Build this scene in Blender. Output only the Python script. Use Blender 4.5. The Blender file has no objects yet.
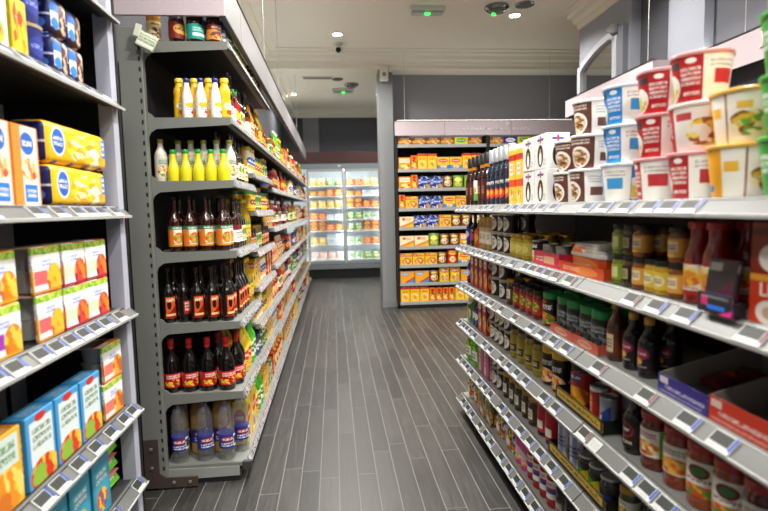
import bpy, bmesh, math, random
from mathutils import Matrix, Vector
C = bpy.context.scene.collection
PI = math.pi
rnd = random.Random(11)

# ------------------------------------------------------------------ materials
def lin(c):
    if isinstance(c, str):
        c = c.lstrip('#'); c = [int(c[i:i + 2], 16) / 255 for i in (0, 2, 4)]
        c = [x / 12.92 if x <= .04045 else ((x + .055) / 1.055) ** 2.4 for x in c]
    return (c[0], c[1], c[2], 1.0)

class G:
    """small node-graph helper"""
    def __init__(s, name):
        s.m = bpy.data.materials.new(name); s.m.use_nodes = True
        s.t = s.m.node_tree; s.t.nodes.clear()
        s.out = s.n('ShaderNodeOutputMaterial')
        s.b = s.n('ShaderNodeBsdfPrincipled')
        s.t.links.new(s.b.outputs[0], s.out.inputs[0])
    def n(s, typ, **kw):
        x = s.t.nodes.new(typ)
        for k, v in kw.items(): setattr(x, k, v)
        return x
    def put(s, sock, v):
        if isinstance(v, bpy.types.NodeSocket): s.t.links.new(v, sock)
        else: sock.default_value = v
    def M(s, op, a, b=0.0, c=0.0):
        x = s.n('ShaderNodeMath', operation=op)
        s.put(x.inputs[0], a); s.put(x.inputs[1], b); s.put(x.inputs[2], c)
        return x.outputs[0]
    def mix(s, f, a, b):
        x = s.n('ShaderNodeMix', data_type='RGBA')
        s.put(x.inputs[0], f); s.put(x.inputs[6], a); s.put(x.inputs[7], b)
        return x.outputs[2]
    def uv(s, coord='UV'):
        tc = s.n('ShaderNodeTexCoord'); sp = s.n('ShaderNodeSeparateXYZ')
        s.t.links.new(tc.outputs[coord], sp.inputs[0])
        return tc.outputs[coord], sp.outputs[0], sp.outputs[1], sp.outputs[2]
    def ramp(s, f, stops, interp='CONSTANT'):
        r = s.n('ShaderNodeValToRGB'); r.color_ramp.interpolation = interp
        e = r.color_ramp.elements
        while len(e) < len(stops): e.new(.5)
        for k, (p, c) in enumerate(stops): e[k].position = p; e[k].color = lin(c)
        s.put(r.inputs[0], f); return r.outputs[0]
    def set(s, rough=.5, metal=0., **kw):
        s.b.inputs['Roughness'].default_value = rough; s.b.inputs['Metallic'].default_value = metal
        for k, v in kw.items(): s.b.inputs[k.replace('_', ' ')].default_value = v
        return s

MATS = {}
def plain(col, rough=.5, metal=0., name=None, var=.06, **kw):
    key = (str(col), rough, metal, tuple(sorted(kw.items())))
    if key in MATS: return MATS[key]
    g = G(name or 'paint'); g.set(rough, metal, **kw)
    c = lin(col)
    no = g.n('ShaderNodeTexNoise'); no.inputs['Scale'].default_value = 9.; no.inputs['Detail'].default_value = 4.
    tc = g.n('ShaderNodeTexCoord'); g.t.links.new(tc.outputs['Object'], no.inputs['Vector'])
    lo = tuple(x * (1 - var) for x in c[:3]) + (1,); hi = tuple(min(1, x * (1 + var)) for x in c[:3]) + (1,)
    g.put(g.b.inputs['Base Color'], g.mix(no.outputs[0], lo, hi))
    MATS[key] = g.m; return g.m

def emit(col, st, name='lamp'):
    g = G(name); g.put(g.b.inputs['Base Color'], lin(col)); g.put(g.b.inputs['Emission Color'], lin(col))
    g.b.inputs['Emission Strength'].default_value = st; return g.m

def clear(col, ior=1.45, rough=.03, name='glass', t=1.):
    g = G(name); g.set(rough); g.put(g.b.inputs['Base Color'], lin(col))
    g.b.inputs['Transmission Weight'].default_value = t; g.b.inputs['IOR'].default_value = ior
    return g.m

def thin_plastic(col, name, haze=.05):
    g = G(name); g.set(.12); g.put(g.b.inputs['Base Color'], lin(col)); g.b.inputs['Specular IOR Level'].default_value = .6
    t = g.n('ShaderNodeBsdfTransparent'); t.inputs[0].default_value = lin(col); gl = g.n('ShaderNodeBsdfGlossy'); gl.inputs['Roughness'].default_value = .06
    lw = g.n('ShaderNodeLayerWeight'); lw.inputs[0].default_value = .45
    m1 = g.n('ShaderNodeMixShader'); g.put(m1.inputs[0], g.M('MULTIPLY_ADD', lw.outputs[0], .38, .04)); g.t.links.new(t.outputs[0], m1.inputs[1]); g.t.links.new(gl.outputs[0], m1.inputs[2])
    m2 = g.n('ShaderNodeMixShader'); m2.inputs[0].default_value = haze; g.t.links.new(m1.outputs[0], m2.inputs[1]); g.t.links.new(g.b.outputs[0], m2.inputs[2]); g.t.links.new(m2.outputs[0], g.out.inputs[0])
    return g.m

def printed(bg, layers, rough=.35, name='printed_pack', coord='UV', **kw):
    """pack print: flat ink shapes, picture areas and rows of tiny lettering, laid out on the pack's own UV"""
    key = ('p', str(bg), str(layers), rough, str(kw))
    if key in MATS: return MATS[key]
    g = G(name); g.set(rough, **kw)
    uv, u, v, _ = g.uv(coord)
    col = lin(bg)
    for L in layers:
        k = L[0]
        if k == 'band':
            m = g.M('MULTIPLY', g.M('GREATER_THAN', v, L[1]), g.M('LESS_THAN', v, L[2])); c = lin(L[3])
        elif k == 'rect':
            _, cx, cy, w, h, c = L; c = lin(c)
            m = g.M('MULTIPLY', g.M('LESS_THAN', g.M('ABSOLUTE', g.M('SUBTRACT', u, cx)), w / 2), g.M('LESS_THAN', g.M('ABSOLUTE', g.M('SUBTRACT', v, cy)), h / 2))
        elif k in ('ell', 'food'):
            cx, cy, rx, ry = L[1:5]
            a = g.M('DIVIDE', g.M('SUBTRACT', u, cx), rx); b = g.M('DIVIDE', g.M('SUBTRACT', v, cy), ry)
            m = g.M('LESS_THAN', g.M('ADD', g.M('MULTIPLY', a, a), g.M('MULTIPLY', b, b)), 1.0)
            if k == 'ell': c = lin(L[5])
            else:
                vo = g.n('ShaderNodeTexVoronoi'); vo.inputs['Scale'].default_value = (L[6] if len(L) > 6 else 6.) * 1.5
                n2 = g.n('ShaderNodeTexNoise'); n2.inputs['Scale'].default_value = 7.; g.t.links.new(uv, n2.inputs['Vector'])
                ad = g.n('ShaderNodeVectorMath', operation='MULTIPLY_ADD'); g.t.links.new(n2.outputs['Color'], ad.inputs[0]); ad.inputs[1].default_value = (.22, .22, 0); g.t.links.new(uv, ad.inputs[2])
                g.t.links.new(ad.outputs[0], vo.inputs['Vector'])
                sp = g.n('ShaderNodeSeparateColor'); g.t.links.new(vo.outputs['Color'], sp.inputs[0])
                cols = L[5]; c = g.ramp(sp.outputs[0], [(i / len(cols), x) for i, x in enumerate(cols)])
        elif k == 'diag':
            _, a0, b0, c = L; c = lin(c)   # v < a0 + b0*u
            m = g.M('LESS_THAN', v, g.M('MULTIPLY_ADD', u, b0, a0))
        elif k == 'text':
            _, x0, x1, y0, y1, nl, c = L[:7]; fr = (L[7] if len(L) > 7 else 14) * 1.6; c = lin(c)
            t = g.M('MULTIPLY', g.M('SUBTRACT', v, y0), nl / (y1 - y0)); x = g.M('MULTIPLY', u, fr)
            no = g.n('ShaderNodeTexNoise', noise_dimensions='2D'); cb = g.n('ShaderNodeCombineXYZ'); no.inputs['Scale'].default_value = 1.; no.inputs['Detail'].default_value = 1.
            g.put(cb.inputs[0], g.M('MULTIPLY', x, 2.2)); g.put(cb.inputs[1], g.M('MULTIPLY_ADD', t, 1.7, fr)); g.t.links.new(cb.outputs[0], no.inputs['Vector'])
            inn = g.M('MULTIPLY', g.M('MULTIPLY', g.M('GREATER_THAN', u, x0), g.M('LESS_THAN', u, x1)), g.M('MULTIPLY', g.M('GREATER_THAN', v, y0), g.M('LESS_THAN', v, y1)))
            ln = g.M('MULTIPLY', g.M('LESS_THAN', g.M('ABSOLUTE', g.M('SUBTRACT', g.M('FRACT', t), .5)), .34), g.M('MULTIPLY', g.M('GREATER_THAN', no.outputs[0], .44), g.M('LESS_THAN', no.outputs[0], .63)))
            m = g.M('MULTIPLY', inn, ln)
        col = g.mix(m, col, c)
    g.put(g.b.inputs['Base Color'], col)
    MATS[key] = g.m; return g.m

# ------------------------------------------------------------------ mesh pieces
class P:
    """a piece: name, verts, faces, per-face uvs, per-face material index, materials"""
    def __init__(s, name, v, f, uv, mi, mats, smooth=True, angle=38):
        s.name, s.v, s.f, s.uv, s.mi, s.mats, s.smooth, s.angle = name, v, f, uv, mi, mats, smooth, angle; s.me = None
    def moved(s, dx=0, dy=0, dz=0, name=None, rx=0, ry=0, rz=0):
        R = Matrix.Translation((dx, dy, dz)) @ Matrix.Rotation(rz, 4, 'Z') @ Matrix.Rotation(ry, 4, 'Y') @ Matrix.Rotation(rx, 4, 'X')
        return P(name or s.name, [tuple(R @ Vector(q)) for q in s.v], s.f, s.uv, s.mi, s.mats, s.smooth, s.angle)
    def mesh(s):
        if s.me is None: s.me = to_mesh(s.name, [s])
        return s.me

def to_mesh(name, ps):
    V, F, UV, MI, mats, sm = [], [], [], [], [], []
    for p in ps:
        o = len(V); V += p.v
        ix = []
        for m in p.mats:
            if m not in mats: mats.append(m)
            ix.append(mats.index(m))
        for f, u, i in zip(p.f, p.uv, p.mi):
            F.append([q + o for q in f]); UV += u; MI.append(ix[i]); sm.append(p.smooth)
    me = bpy.data.meshes.new(name); me.from_pydata(V, [], F)
    lay = me.uv_layers.new(name='UVMap')
    lay.data.foreach_set('uv', [c for q in UV for c in q])
    me.polygons.foreach_set('material_index', MI); me.polygons.foreach_set('use_smooth', sm)
    for m in mats: me.materials.append(m)
    me.set_sharp_from_angle(angle=math.radians(min(p.angle for p in ps)))
    me.update(); return me

def merge(name, ps, angle=None):
    V, F, UV, MI, mats = [], [], [], [], []
    for p in ps:
        o = len(V); V += p.v; ix = []
        for m in p.mats:
            if m not in mats: mats.append(m)
            ix.append(mats.index(m))
        for f, u, i in zip(p.f, p.uv, p.mi): F.append([q + o for q in f]); UV.append(u); MI.append(ix[i])
    return P(name, V, F, UV, MI, mats, ps[0].smooth, angle or ps[0].angle)

def lathe(name, prof, mat, seg=16, sq=2., sx=1., sy=1., open_top=False, angle=38, full=False):
    """prof: (r, z) upwards; front of the print looks to -Y; sq>2 squares the section"""
    V, F, UV, n = [], [], [], len(prof)
    z0 = min(z for _, z in prof); z1 = max(z for _, z in prof); dz = max(1e-6, z1 - z0)
    def unit(a):
        c, s_ = math.cos(a), math.sin(a)
        k = (abs(c) ** sq + abs(s_) ** sq) ** (-1 / sq)
        return c * k, s_ * k
    ang = [-PI / 2 + 2 * PI * (i + .5) / seg for i in range(seg)]
    for r, z in prof:
        for a in ang:
            c, s_ = unit(a); V.append((r * sx * c, r * sy * s_, z))
    def U(i):
        t = (i + .5) / seg
        return (t + .5) % 1. if full else (t * 2 + .5)
    for j in range(n - 1):
        for i in range(seg):
            k = (i + 1) % seg
            F.append([j * seg + i, j * seg + k, (j + 1) * seg + k, (j + 1) * seg + i])
            ua = U(i); ub = ua + (1. if full else 2.) / seg
            if not full:
                w = math.floor((ua + ub) / 2); ua, ub = ua - w, ub - w
            va = (prof[j][1] - z0) / dz; vb = (prof[j + 1][1] - z0) / dz
            UV.append([(ua, va), (ub, va), (ub, vb), (ua, vb)])
    F.append(list(range(seg))[::-1]); UV.append([(.02, .01)] * seg)
    if not open_top: F.append([(n - 1) * seg + i for i in range(seg)]); UV.append([(.02, .99)] * seg)
    return P(name, V, F, UV, [0] * len(F), [mat], True, angle)

def band(name, r, z0, z1, mat, seg=16, sq=2., sx=1., sy=1.):
    """a label: thin closed sleeve"""
    t = .0012
    return lathe(name, [(r + t, z0), (r + t, z1), (r - .001, z1 + .0003)] if False else [(r + t, z0), (r + t, z1)], mat, seg, sq, sx, sy)

def box(name, w, d, h, mat, side=None, bev=.002, z=0., top=None, seg=1):
    bm = bmesh.new(); bmesh.ops.create_cube(bm, size=1.)
    bmesh.ops.scale(bm, vec=(w, d, h), verts=bm.verts)
    if bev: bmesh.ops.bevel(bm, geom=list(bm.edges), offset=min(bev, w * .4, d * .4, h * .4), segments=seg, affect='EDGES', profile=.5)
    bm.normal_update()
    V = [tuple(v.co) for v in bm.verts]; F, UV, MI = [], [], []
    for f in bm.faces:
        F.append([v.index for v in f.verts]); nx, ny, nz = f.normal; ax, ay, az = abs(nx), abs(ny), abs(nz)
        us = []
        for v in f.verts:
            x, y, zz = v.co.x / w + .5, v.co.y / d + .5, v.co.z / h + .5
            if az > ax and az > ay: us.append((x, y))
            elif ay >= ax: us.append((x if ny < 0 else 1 - x, zz))
            else: us.append((y if nx > 0 else 1 - y, zz))
        UV.append(us); MI.append(2 if az > ax and az > ay else (0 if ay >= ax else 1))
    bm.free()
    return P(name, [(x, y, q + h / 2 + z) for x, y, q in V], F, UV, MI, [mat, side or mat, top or side or mat], bool(seg > 1), 30)

def bag(name, w, d, h, mat, nu=10, nv=8, seed=1, flat=.0, gusset=.55):
    """a filled pouch: pinched top seam, fuller towards the bottom"""
    r = random.Random(seed); V, F, UV = [], [], []
    for sgn in (-1, 1):
        for j in range(nv + 1):
            t = j / nv
            for i in range(nu + 1):
                s_ = i / nu
                th = (math.sin(PI * s_) ** .6) * (min(1, (1 - t) * 3.0) ** .7) * (gusset + (1 - gusset) * math.sin(PI * min(1, t * 1.15 + .12)))
                wob = 1 + .12 * (r.random() - .5)
                wid = w * (1 - .07 * math.sin(PI * t))
                V.append(((s_ - .5) * wid, sgn * (d / 2 * th * wob + .0012), h * t * (1 - .03 * abs(s_ - .5))))
    n1 = (nu + 1) * (nv + 1)
    for k, sgn in enumerate((-1, 1)):
        for j in range(nv):
            for i in range(nu):
                a = k * n1 + j * (nu + 1) + i; q = [a, a + 1, a + nu + 2, a + nu + 1]
                us = [(i / nu, j / nv), ((i + 1) / nu, j / nv), ((i + 1) / nu, (j + 1) / nv), (i / nu, (j + 1) / nv)]
                if k: q = q[::-1]; us = [(1 - x, y) for x, y in us[::-1]]
                F.append(q); UV.append(us)
    def rim(idx):
        for a, b in zip(idx[:-1], idx[1:]):
            F.append([b, a, a + n1, b + n1]); UV.append([(.5, .02)] * 4)
    rim(list(range(nu + 1)))
    rim([j * (nu + 1) + nu for j in range(nv + 1)]); rim([nv * (nu + 1) + i for i in range(nu, -1, -1)]); rim([j * (nu + 1) for j in range(nv, -1, -1)])
    return P(name, V, F, UV, [0] * len(F), [mat], True, 60)

def prism(name, prof, x0, x1, mat, ends=None):
    """profile of (y, z) extruded along x; u runs along x in metres"""
    n = len(prof); V = [(x0, y, z) for y, z in prof] + [(x1, y, z) for y, z in prof]; F, UV = [], []
    for i in range(n):
        k = (i + 1) % n; F.append([i, k, n + k, n + i]); UV.append([(x0, i % 2), (x0, (i + 1) % 2), (x1, (i + 1) % 2), (x1, i % 2)])
    F.append(list(range(n))[::-1]); UV.append([(0, 0)] * n); F.append([n + i for i in range(n)]); UV.append([(0, 0)] * n)
    p = P(name, V, F, UV, [0] * n + [1, 1], [mat, ends or mat], False, 30)
    bm = bmesh.new(); me = bpy.data.meshes.new('tmp'); me.from_pydata(V, [], F); bm.from_mesh(me)
    bmesh.ops.recalc_face_normals(bm, faces=bm.faces); bm.faces.ensure_lookup_table()
    for i, f in enumerate(bm.faces):
        me.polygons[i]
        ids = [v.index for v in f.verts]
        old = p.f[i]
        if ids != old:
            mp = dict(zip(old, p.uv[i])); p.f[i] = ids; p.uv[i] = [mp[q] for q in ids]
    bm.free(); bpy.data.meshes.remove(me)
    return p

def tube(name, pts, r, mat, seg=8):
    V, F, UV = [], [], []
    pts = [Vector(p) for p in pts]
    for i, p in enumerate(pts):
        t = (pts[min(i + 1, len(pts) - 1)] - pts[max(i - 1, 0)]).normalized()
        a = t.orthogonal().normalized() if abs(t.z) < .99 else Vector((1, 0, 0)); a = (a - t * a.dot(t)).normalized(); b = t.cross(a)
        rr = r[i] if isinstance(r, (list, tuple)) else r
        for k in range(seg):
            q = p + a * rr * math.cos(2 * PI * k / seg) + b * rr * math.sin(2 * PI * k / seg); V.append(tuple(q))
    for i in range(len(pts) - 1):
        for k in range(seg):
            m = (k + 1) % seg; F.append([i * seg + k, i * seg + m, (i + 1) * seg + m, (i + 1) * seg + k]); UV.append([(0, 0)] * 4)
    F.append(list(range(seg))[::-1]); UV.append([(0, 0)] * seg); F.append([(len(pts) - 1) * seg + k for k in range(seg)]); UV.append([(0, 0)] * seg)
    return P(name, V, F, UV, [0] * len(F), [mat], True, 50)

# ------------------------------------------------------------------ objects
def link(name, data, parent=None, loc=(0, 0, 0), rz=0):
    o = bpy.data.objects.new(name, data); C.objects.link(o)
    if parent: o.parent = parent
    o.location = loc; o.rotation_euler = (0, 0, rz); return o
def part(p, parent, label=None, name=None):
    o = link(name or p.name, p.mesh(), parent)
    if label: o['label'] = label
    return o
def thing(name, label, cat, loc=(0, 0, 0), rz=0, group=None, mesh=None):
    o = link(name, mesh, None, loc, rz); o['label'] = label; o['category'] = cat
    if group: o['group'] = group
    return o
def struct(name, ps, loc=(0, 0, 0), rz=0):
    o = link(name, to_mesh(name, ps if isinstance(ps, list) else [ps]), None, loc, rz); o['kind'] = 'structure'; return o

ORD = 'first second third fourth fifth sixth seventh eighth ninth tenth eleventh twelfth thirteenth fourteenth fifteenth sixteenth seventeenth eighteenth nineteenth twentieth'.split()
TENS = {20: 'twenty', 30: 'thirty', 40: 'forty', 50: 'fifty', 60: 'sixty', 70: 'seventy', 80: 'eighty', 90: 'ninety'}
def ordinal(n):
    if n <= 20: return ORD[n - 1]
    t, r = n // 10 * 10, n % 10
    return TENS[t] + '-' + ORD[r - 1] if r else TENS[t][:-1] + 'ieth'

class K:
    """a kind of product"""
    def __init__(s, name, cat, desc, parts, w, d, h):
        s.name, s.cat, s.desc, s.parts, s.w, s.d, s.h = name, cat, desc, parts, w, d, h; s.one = None
    def spawn(s, loc, rz, label, group, detail=True):
        if detail and len(s.parts) > 1:
            t = thing(s.name, label, s.cat, loc, rz, group)
            for p in s.parts: part(p, t)
            return t
        if s.one is None: s.one = to_mesh(s.name, s.parts)
        return thing(s.name, label, s.cat, loc, rz, group, s.one)

COUNT = {}; PENDING = []
class Unit:
    """a shelving run in its own frame: x along the run, front at y=0 looking to -y"""
    def __init__(s, phrase, ox, oy, rz, end='near end', dr=1):
        s.phrase, s.o, s.rz, s.end, s.dr = phrase, Vector((ox, oy, 0)), rz, end, dr; s.R = Matrix.Rotation(rz, 3, 'Z')
    def W(s, x, y, z): return tuple(s.o + s.R @ Vector((x, y, z)))
    def put(s, kind, x, y, z, shelf, turn=0., detail=True, tag='', end=None):
        end = end or s.end; key = (s.phrase, shelf, kind.desc, tag, end); n = COUNT[key] = COUNT.get(key, 0) + 1
        o = kind.spawn(s.W(x, y, z + .0015), s.rz + turn, '', f"{kind.desc} on the {shelf} {s.phrase} shelf", detail)
        PENDING.append((o, key, y if end != s.end else x * s.dr)); return o
    def run(s, kind, x0, x1, z, shelf, rows=1, stack=1, set_back=.02, detail=True, gap=.004, turn=0., jit=.004, n=None, rev=False, back_detail=None, end=None):
        L = x1 - x0; n = n or max(1, int((L + gap + .01) / (kind.w + gap))); pitch = L / n
        ids = range(n - 1, -1, -1) if rev else range(n)
        for r in range(rows):
            for k in range(stack):
                for i in ids:
                    tag = ('' if r == 0 else 'back-row') if r < 2 else 'rear-row'
                    if r > 2: tag = ['hindmost', 'deepest', 'innermost'][min(r - 3, 2)]
                    if stack > 1: tag = (tag + ' ' if tag else '') + ['lower', 'upper', 'topmost', 'highest'][k]
                    s.put(kind, x0 + pitch * (i + .5) + rnd.uniform(-1, 1) * min(jit, max(0, pitch - kind.w) / 2), set_back + kind.d / 2 + r * (kind.d + .006) + rnd.uniform(0, jit), z + k * (kind.h + .001), shelf,
                          turn + rnd.uniform(-.05, .05) * (0 if kind.cat in ('box', 'carton') else 1), detail if r == 0 or back_detail is None else back_detail, tag.strip(), end)

# ------------------------------------------------------------------ product builders
def bottle(name, desc, h, r, body, cap, label=None, lz=(.12, .5), neck=.34, sh=(.55, .8), caph=.09, capr=None, sq=2., sx=1., sy=1., seg=16, cat='bottle', waist=0., extra=(), neck_label=None):
    rn = r * neck; rc = capr or rn * 1.18
    prof = [(r * .86, 0), (r * .97, h * .012), (r, h * .03)]
    if waist: prof += [(r, h * sh[0] * .42), (r * (1 - waist), h * sh[0] * .58), (r * (1 - waist), h * sh[0] * .68), (r * .98, h * sh[0] * .86)]
    prof += [(r, h * sh[0])]
    for t in (.2, .4, .6, .8): prof.append((rn + (r - rn) * (.5 + .5 * math.cos(PI * t)), h * (sh[0] + (sh[1] - sh[0]) * t)))
    prof += [(rn, h * sh[1]), (rn, h * (1 - caph)), (rn * .98, h * (1 - caph * .5))]
    ps = [lathe('body', prof, body, seg, sq, sx, sy)]
    z = h * (1 - caph)
    ps.append(lathe('cap', [(rc * .95, z), (rc, z + .001), (rc, h - .003), (rc * .9, h)], cap, max(10, seg - 4)))
    if label: ps.append(band('label', r, h * lz[0], h * lz[1], label, seg, sq, sx, sy))
    if neck_label: ps.append(band('neck_label', rn, h * (sh[1] + .01), h * (1 - caph - .01), neck_label, seg))
    ps += list(extra)
    m = max(sx, 1); return K(name, cat, desc, ps, 2 * r * sx + .004, 2 * r * sy + .004, h)

def jar(name, desc, h, r, body, lid, label=None, lz=(.16, .68), lidh=.15, lidr=.97, sq=2., seg=18, cat='jar', sx=1., sy=1.):
    ps = [lathe('body', [(r * .88, 0), (r * .98, h * .02), (r, h * .06), (r, h * .72), (r * .97, h * .78), (r * .86, h * .83), (r * .85, h * .9)], body, seg, sq, sx, sy)]
    z = h * (1 - lidh); q = r * lidr
    ps.append(lathe('lid', [(q * .99, z), (q, z + .002), (q, h - .004), (q * .95, h - .0005), (q * .8, h), (q * .78, h - .0012)], lid, seg, sq, sx, sy))
    if label: ps.append(band('label', r, h * lz[0], h * lz[1], label, seg, sq, sx, sy))
    return K(name, cat, desc, ps, 2 * r * sx + .003, 2 * r * sy + .003, h)

def can(name, desc, h, r, label, metal=None, seg=18, cat='can', topmat=None):
    metal = metal or plain('#b9bbb8', .3, 1., 'tin')
    ps = [lathe('body', [(r * .97, 0), (r, .002), (r, .005), (r * .97, .007), (r * .97, h - .007), (r, h - .005), (r, h - .001), (r * .95, h), (r * .93, h - .004)], metal, seg),
          lathe('label', [(r * .985, .008), (r * .985, h - .008)], label, seg)]
    if topmat: ps.append(lathe('lid', [(r * 1.02, h - .012), (r * 1.03, h - .01), (r * 1.03, h + .001), (r * .98, h + .003)], topmat, seg))
    return K(name, cat, desc, ps, 2 * r + .003, 2 * r + .003, h + (.003 if topmat else 0))

def carton(name, desc, w, d, h, front, side=None, top=None, cat='box', bev=.002, extra=()):
    return K(name, cat, desc, [box('carton', w, d, h, front, side, bev, 0, top)] + list(extra), w, d, h)

def pouch(name, desc, w, d, h, front, cat='bag', seed=1, gusset=.55, nu=10, nv=8):
    return K(name, cat, desc, [bag('pouch', w, d, h, front, nu, nv, seed, 0, gusset)], w * .98, d, h)

def pot(name, desc, h, r, wall, lid, cat='pot', seg=24, sq=2.4):
    ps = [lathe('cup', [(r * .74, 0), (r * .77, .002), (r * .80, h * .06), (r * .965, h * .93), (r * .965, h * .95)], wall, seg, sq),
          lathe('lid', [(r * .97, h * .915), (r * 1.0, h * .92), (r * 1.015, h * .94), (r * 1.015, h * .985), (r * .985, h), (r * .93, h), (r * .91, h - .003)], lid, seg, sq)]
    return K(name, cat, desc, ps, 2.03 * r, 2.03 * r, h)

# inks
WH, CR, YE, OR, RE, DR, GR, DG, BL, NV, BK, BR, PK, GY = '#f2f0ea', '#efe3bf', '#f2c51d', '#ee8420', '#c9201f', '#6d1012', '#5fae2f', '#1f5a2a', '#1d78c8', '#14205e', '#141313', '#5a321f', '#e2488d', '#9a9a98'
FOOD = [OR, YE, '#f6e7b8', BR]; VEG = ['#3f8a2a', '#b7d36a', '#f4f0d8', OR]; MEAT = [BR, '#a8562c', '#e5b071', '#7b2d1c']; FRUIT = [RE, OR, YE, '#f4e7c0']
dark_glass = plain('#0d0908', .08, 0, 'dark_bottle_glass', Coat_Weight=.5)
brown_glass = plain('#2a1008', .08, 0, 'brown_bottle_glass', Coat_Weight=.5)
green_glass = plain('#10240f', .08, 0, 'green_bottle_glass', Coat_Weight=.5)
amber = clear('#c45a12', 1.3, .03, 'amber_cider', .86)
water = thin_plastic('#fdffff', 'clear_water_bottle')
lid_gold = plain('#b99436', .3, .8, 'gold_lid'); lid_dark = plain('#2b2a28', .35, .5, 'dark_lid'); lid_red = plain('#a31414', .3, .1, 'red_lid', Coat_Weight=.4)
def sauce(c, rough=.12): return plain(c, rough, 0, 'sauce_in_glass', Coat_Weight=.6)
def plast(c, rough=.3): return plain(c, rough, 0, 'plastic')

KD = {}
def add(key, k): KD[key] = k; return k
# --- end of the bottle aisle
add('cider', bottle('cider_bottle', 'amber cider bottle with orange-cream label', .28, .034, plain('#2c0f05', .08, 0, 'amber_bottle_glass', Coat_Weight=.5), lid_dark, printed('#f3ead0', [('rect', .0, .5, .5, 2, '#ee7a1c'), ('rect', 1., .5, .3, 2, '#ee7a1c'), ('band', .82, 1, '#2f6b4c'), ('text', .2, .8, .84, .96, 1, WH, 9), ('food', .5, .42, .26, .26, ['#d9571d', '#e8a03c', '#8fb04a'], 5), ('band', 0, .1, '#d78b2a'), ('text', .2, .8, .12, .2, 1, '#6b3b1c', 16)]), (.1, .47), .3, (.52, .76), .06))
add('syrup', bottle('syrup_bottle', 'dark syrup bottle with red cap', .28, .042, dark_glass, plast('#c8201c'), printed(RE, [('food', .5, .3, .45, .28, ['#f0c23a', '#c01a1a', '#8d0d15'], 5), ('text', .15, .85, .62, .92, 2, WH, 8)]), (.1, .36), .33, (.5, .8), .11, neck_label=plast('#d12a20')))
add('ale', bottle('ale_bottle', 'brown ale bottle with orange label', .28, .034, dark_glass, plast('#3a1712'), printed('#151110', [('rect', .5, .5, .5, .9, '#d8541c'), ('diag', -.1, .9, '#8a1f12'), ('ell', .42, .6, .1, .2, '#1a100c'), ('rect', .5, .16, .5, .1, '#efc07a'), ('text', .3, .7, .7, .92, 1, CR, 10)]), (.08, .5), .3, (.52, .76), .07))
add('porter', bottle('porter_bottle', 'black porter bottle with small red label', .28, .033, dark_glass, lid_dark, printed('#15100f', [('rect', .5, .5, .4, .7, '#a8261c'), ('text', .35, .65, .3, .8, 3, CR, 14)]), (.1, .45), .32, (.54, .77), .07))
add('milk', bottle('white_squeeze_bottle', 'white squeezy bottle with blue cap', .2, .026, plast('#f4f2ec'), plast('#1d2d8c'), printed('#f4f2ec', [('ell', .5, .62, .3, .14, '#e9c21b'), ('text', .3, .7, .3, .5, 2, '#2b55a8', 12), ('ell', .62, .2, .12, .1, '#d83a2a')]), (.08, .5), .5, (.5, .88), .1, waist=.04))
add('yellowb', bottle('yellow_squeeze_bottle', 'yellow squeezy bottle with yellow cap', .21, .03, plast('#e8b81c'), plast('#f1c62a'), printed('#e9b91d', [('ell', .5, .6, .32, .2, '#f3ecd2'), ('text', .3, .7, .5, .7, 2, '#a3331b', 10), ('ell', .5, .25, .2, .14, '#d8481d')]), (.08, .5), .62, (.68, .86), .1, waist=.12))
_h = [tube('handle', [(0, .012, .138), (0, .034, .138), (0, .037, .13), (0, .036, .1), (0, .031, .075)], .0035, plast('#e9e6d3'), 6)]
add('lemon', bottle('lemon_juice_bottle', 'yellow lemon juice bottle with green cap', .16, .03, plast('#dfd424', .25), plast('#23a33a'), None, neck=.42, sh=(.3, .78), caph=.12, extra=_h))
add('dressing', bottle('dressing_bottle', 'cloudy white dressing bottle with olive cap', .215, .031, plast('#cfcab8', .25), plast('#9d9836'), printed('#d9d6c8', [('ell', .5, .72, .3, .2, '#b9c7b0'), ('food', .5, .3, .4, .25, ['#d94a2d', '#f0e5cd', '#5f9a4a', '#e8c47a'], 6), ('text', .25, .75, .62, .82, 2, '#35506b', 12)]), (.1, .6), .42, (.6, .86), .09, waist=.09))
# ribbed water bottle
_r = .043; _pr = [(.03, 0), (.04, .004), (_r, .014)]
for _i in range(5): _pr += [(_r, .018 + _i * .008), (_r * .955, .022 + _i * .008)]
_pr += [(_r * .97, .062), (_r * .97, .145)]
for _i in range(4): _pr += [(_r, .15 + _i * .011), (_r * .94, .1555 + _i * .011)]
_pr += [(_r, .206), (_r * .99, .222), (_r * .93, .244), (_r * .8, .264), (_r * .6, .28), (_r * .4, .288), (.0135, .29), (.0135, .294)]
_wl = printed('#20318f', [('rect', .78, .5, .22, .9, WH), ('rect', .78, .5, .16, .6, '#30343a'), ('ell', .42, .68, .28, .22, '#8c1f2c'), ('text', .2, .64, .55, .8, 1, WH, 9), ('text', .16, .66, .1, .45, 2, WH, 9)])
add('water', K('water_bottle', 'bottle', 'clear water bottle with blue label', [lathe('body', _pr, water, 20), lathe('cap', [(.0155, .288), (.016, .289), (.016, .303), (.0145, .305)], water, 14), band('label', _r * .975, .066, .138, _wl, 20)], .089, .089, .3))
add('juice', K('juice_drink_bottle', 'bottle', 'clear bottle of pale orange drink', [lathe('body', _pr, thin_plastic('#ecc26a', 'pale_juice', .45), 16), lathe('cap', [(.0155, .288), (.016, .289), (.016, .303), (.0145, .305)], plast('#d8a04a'), 12), band('label', _r * .975, .066, .138, _wl, 16)], .089, .089, .3))
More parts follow.
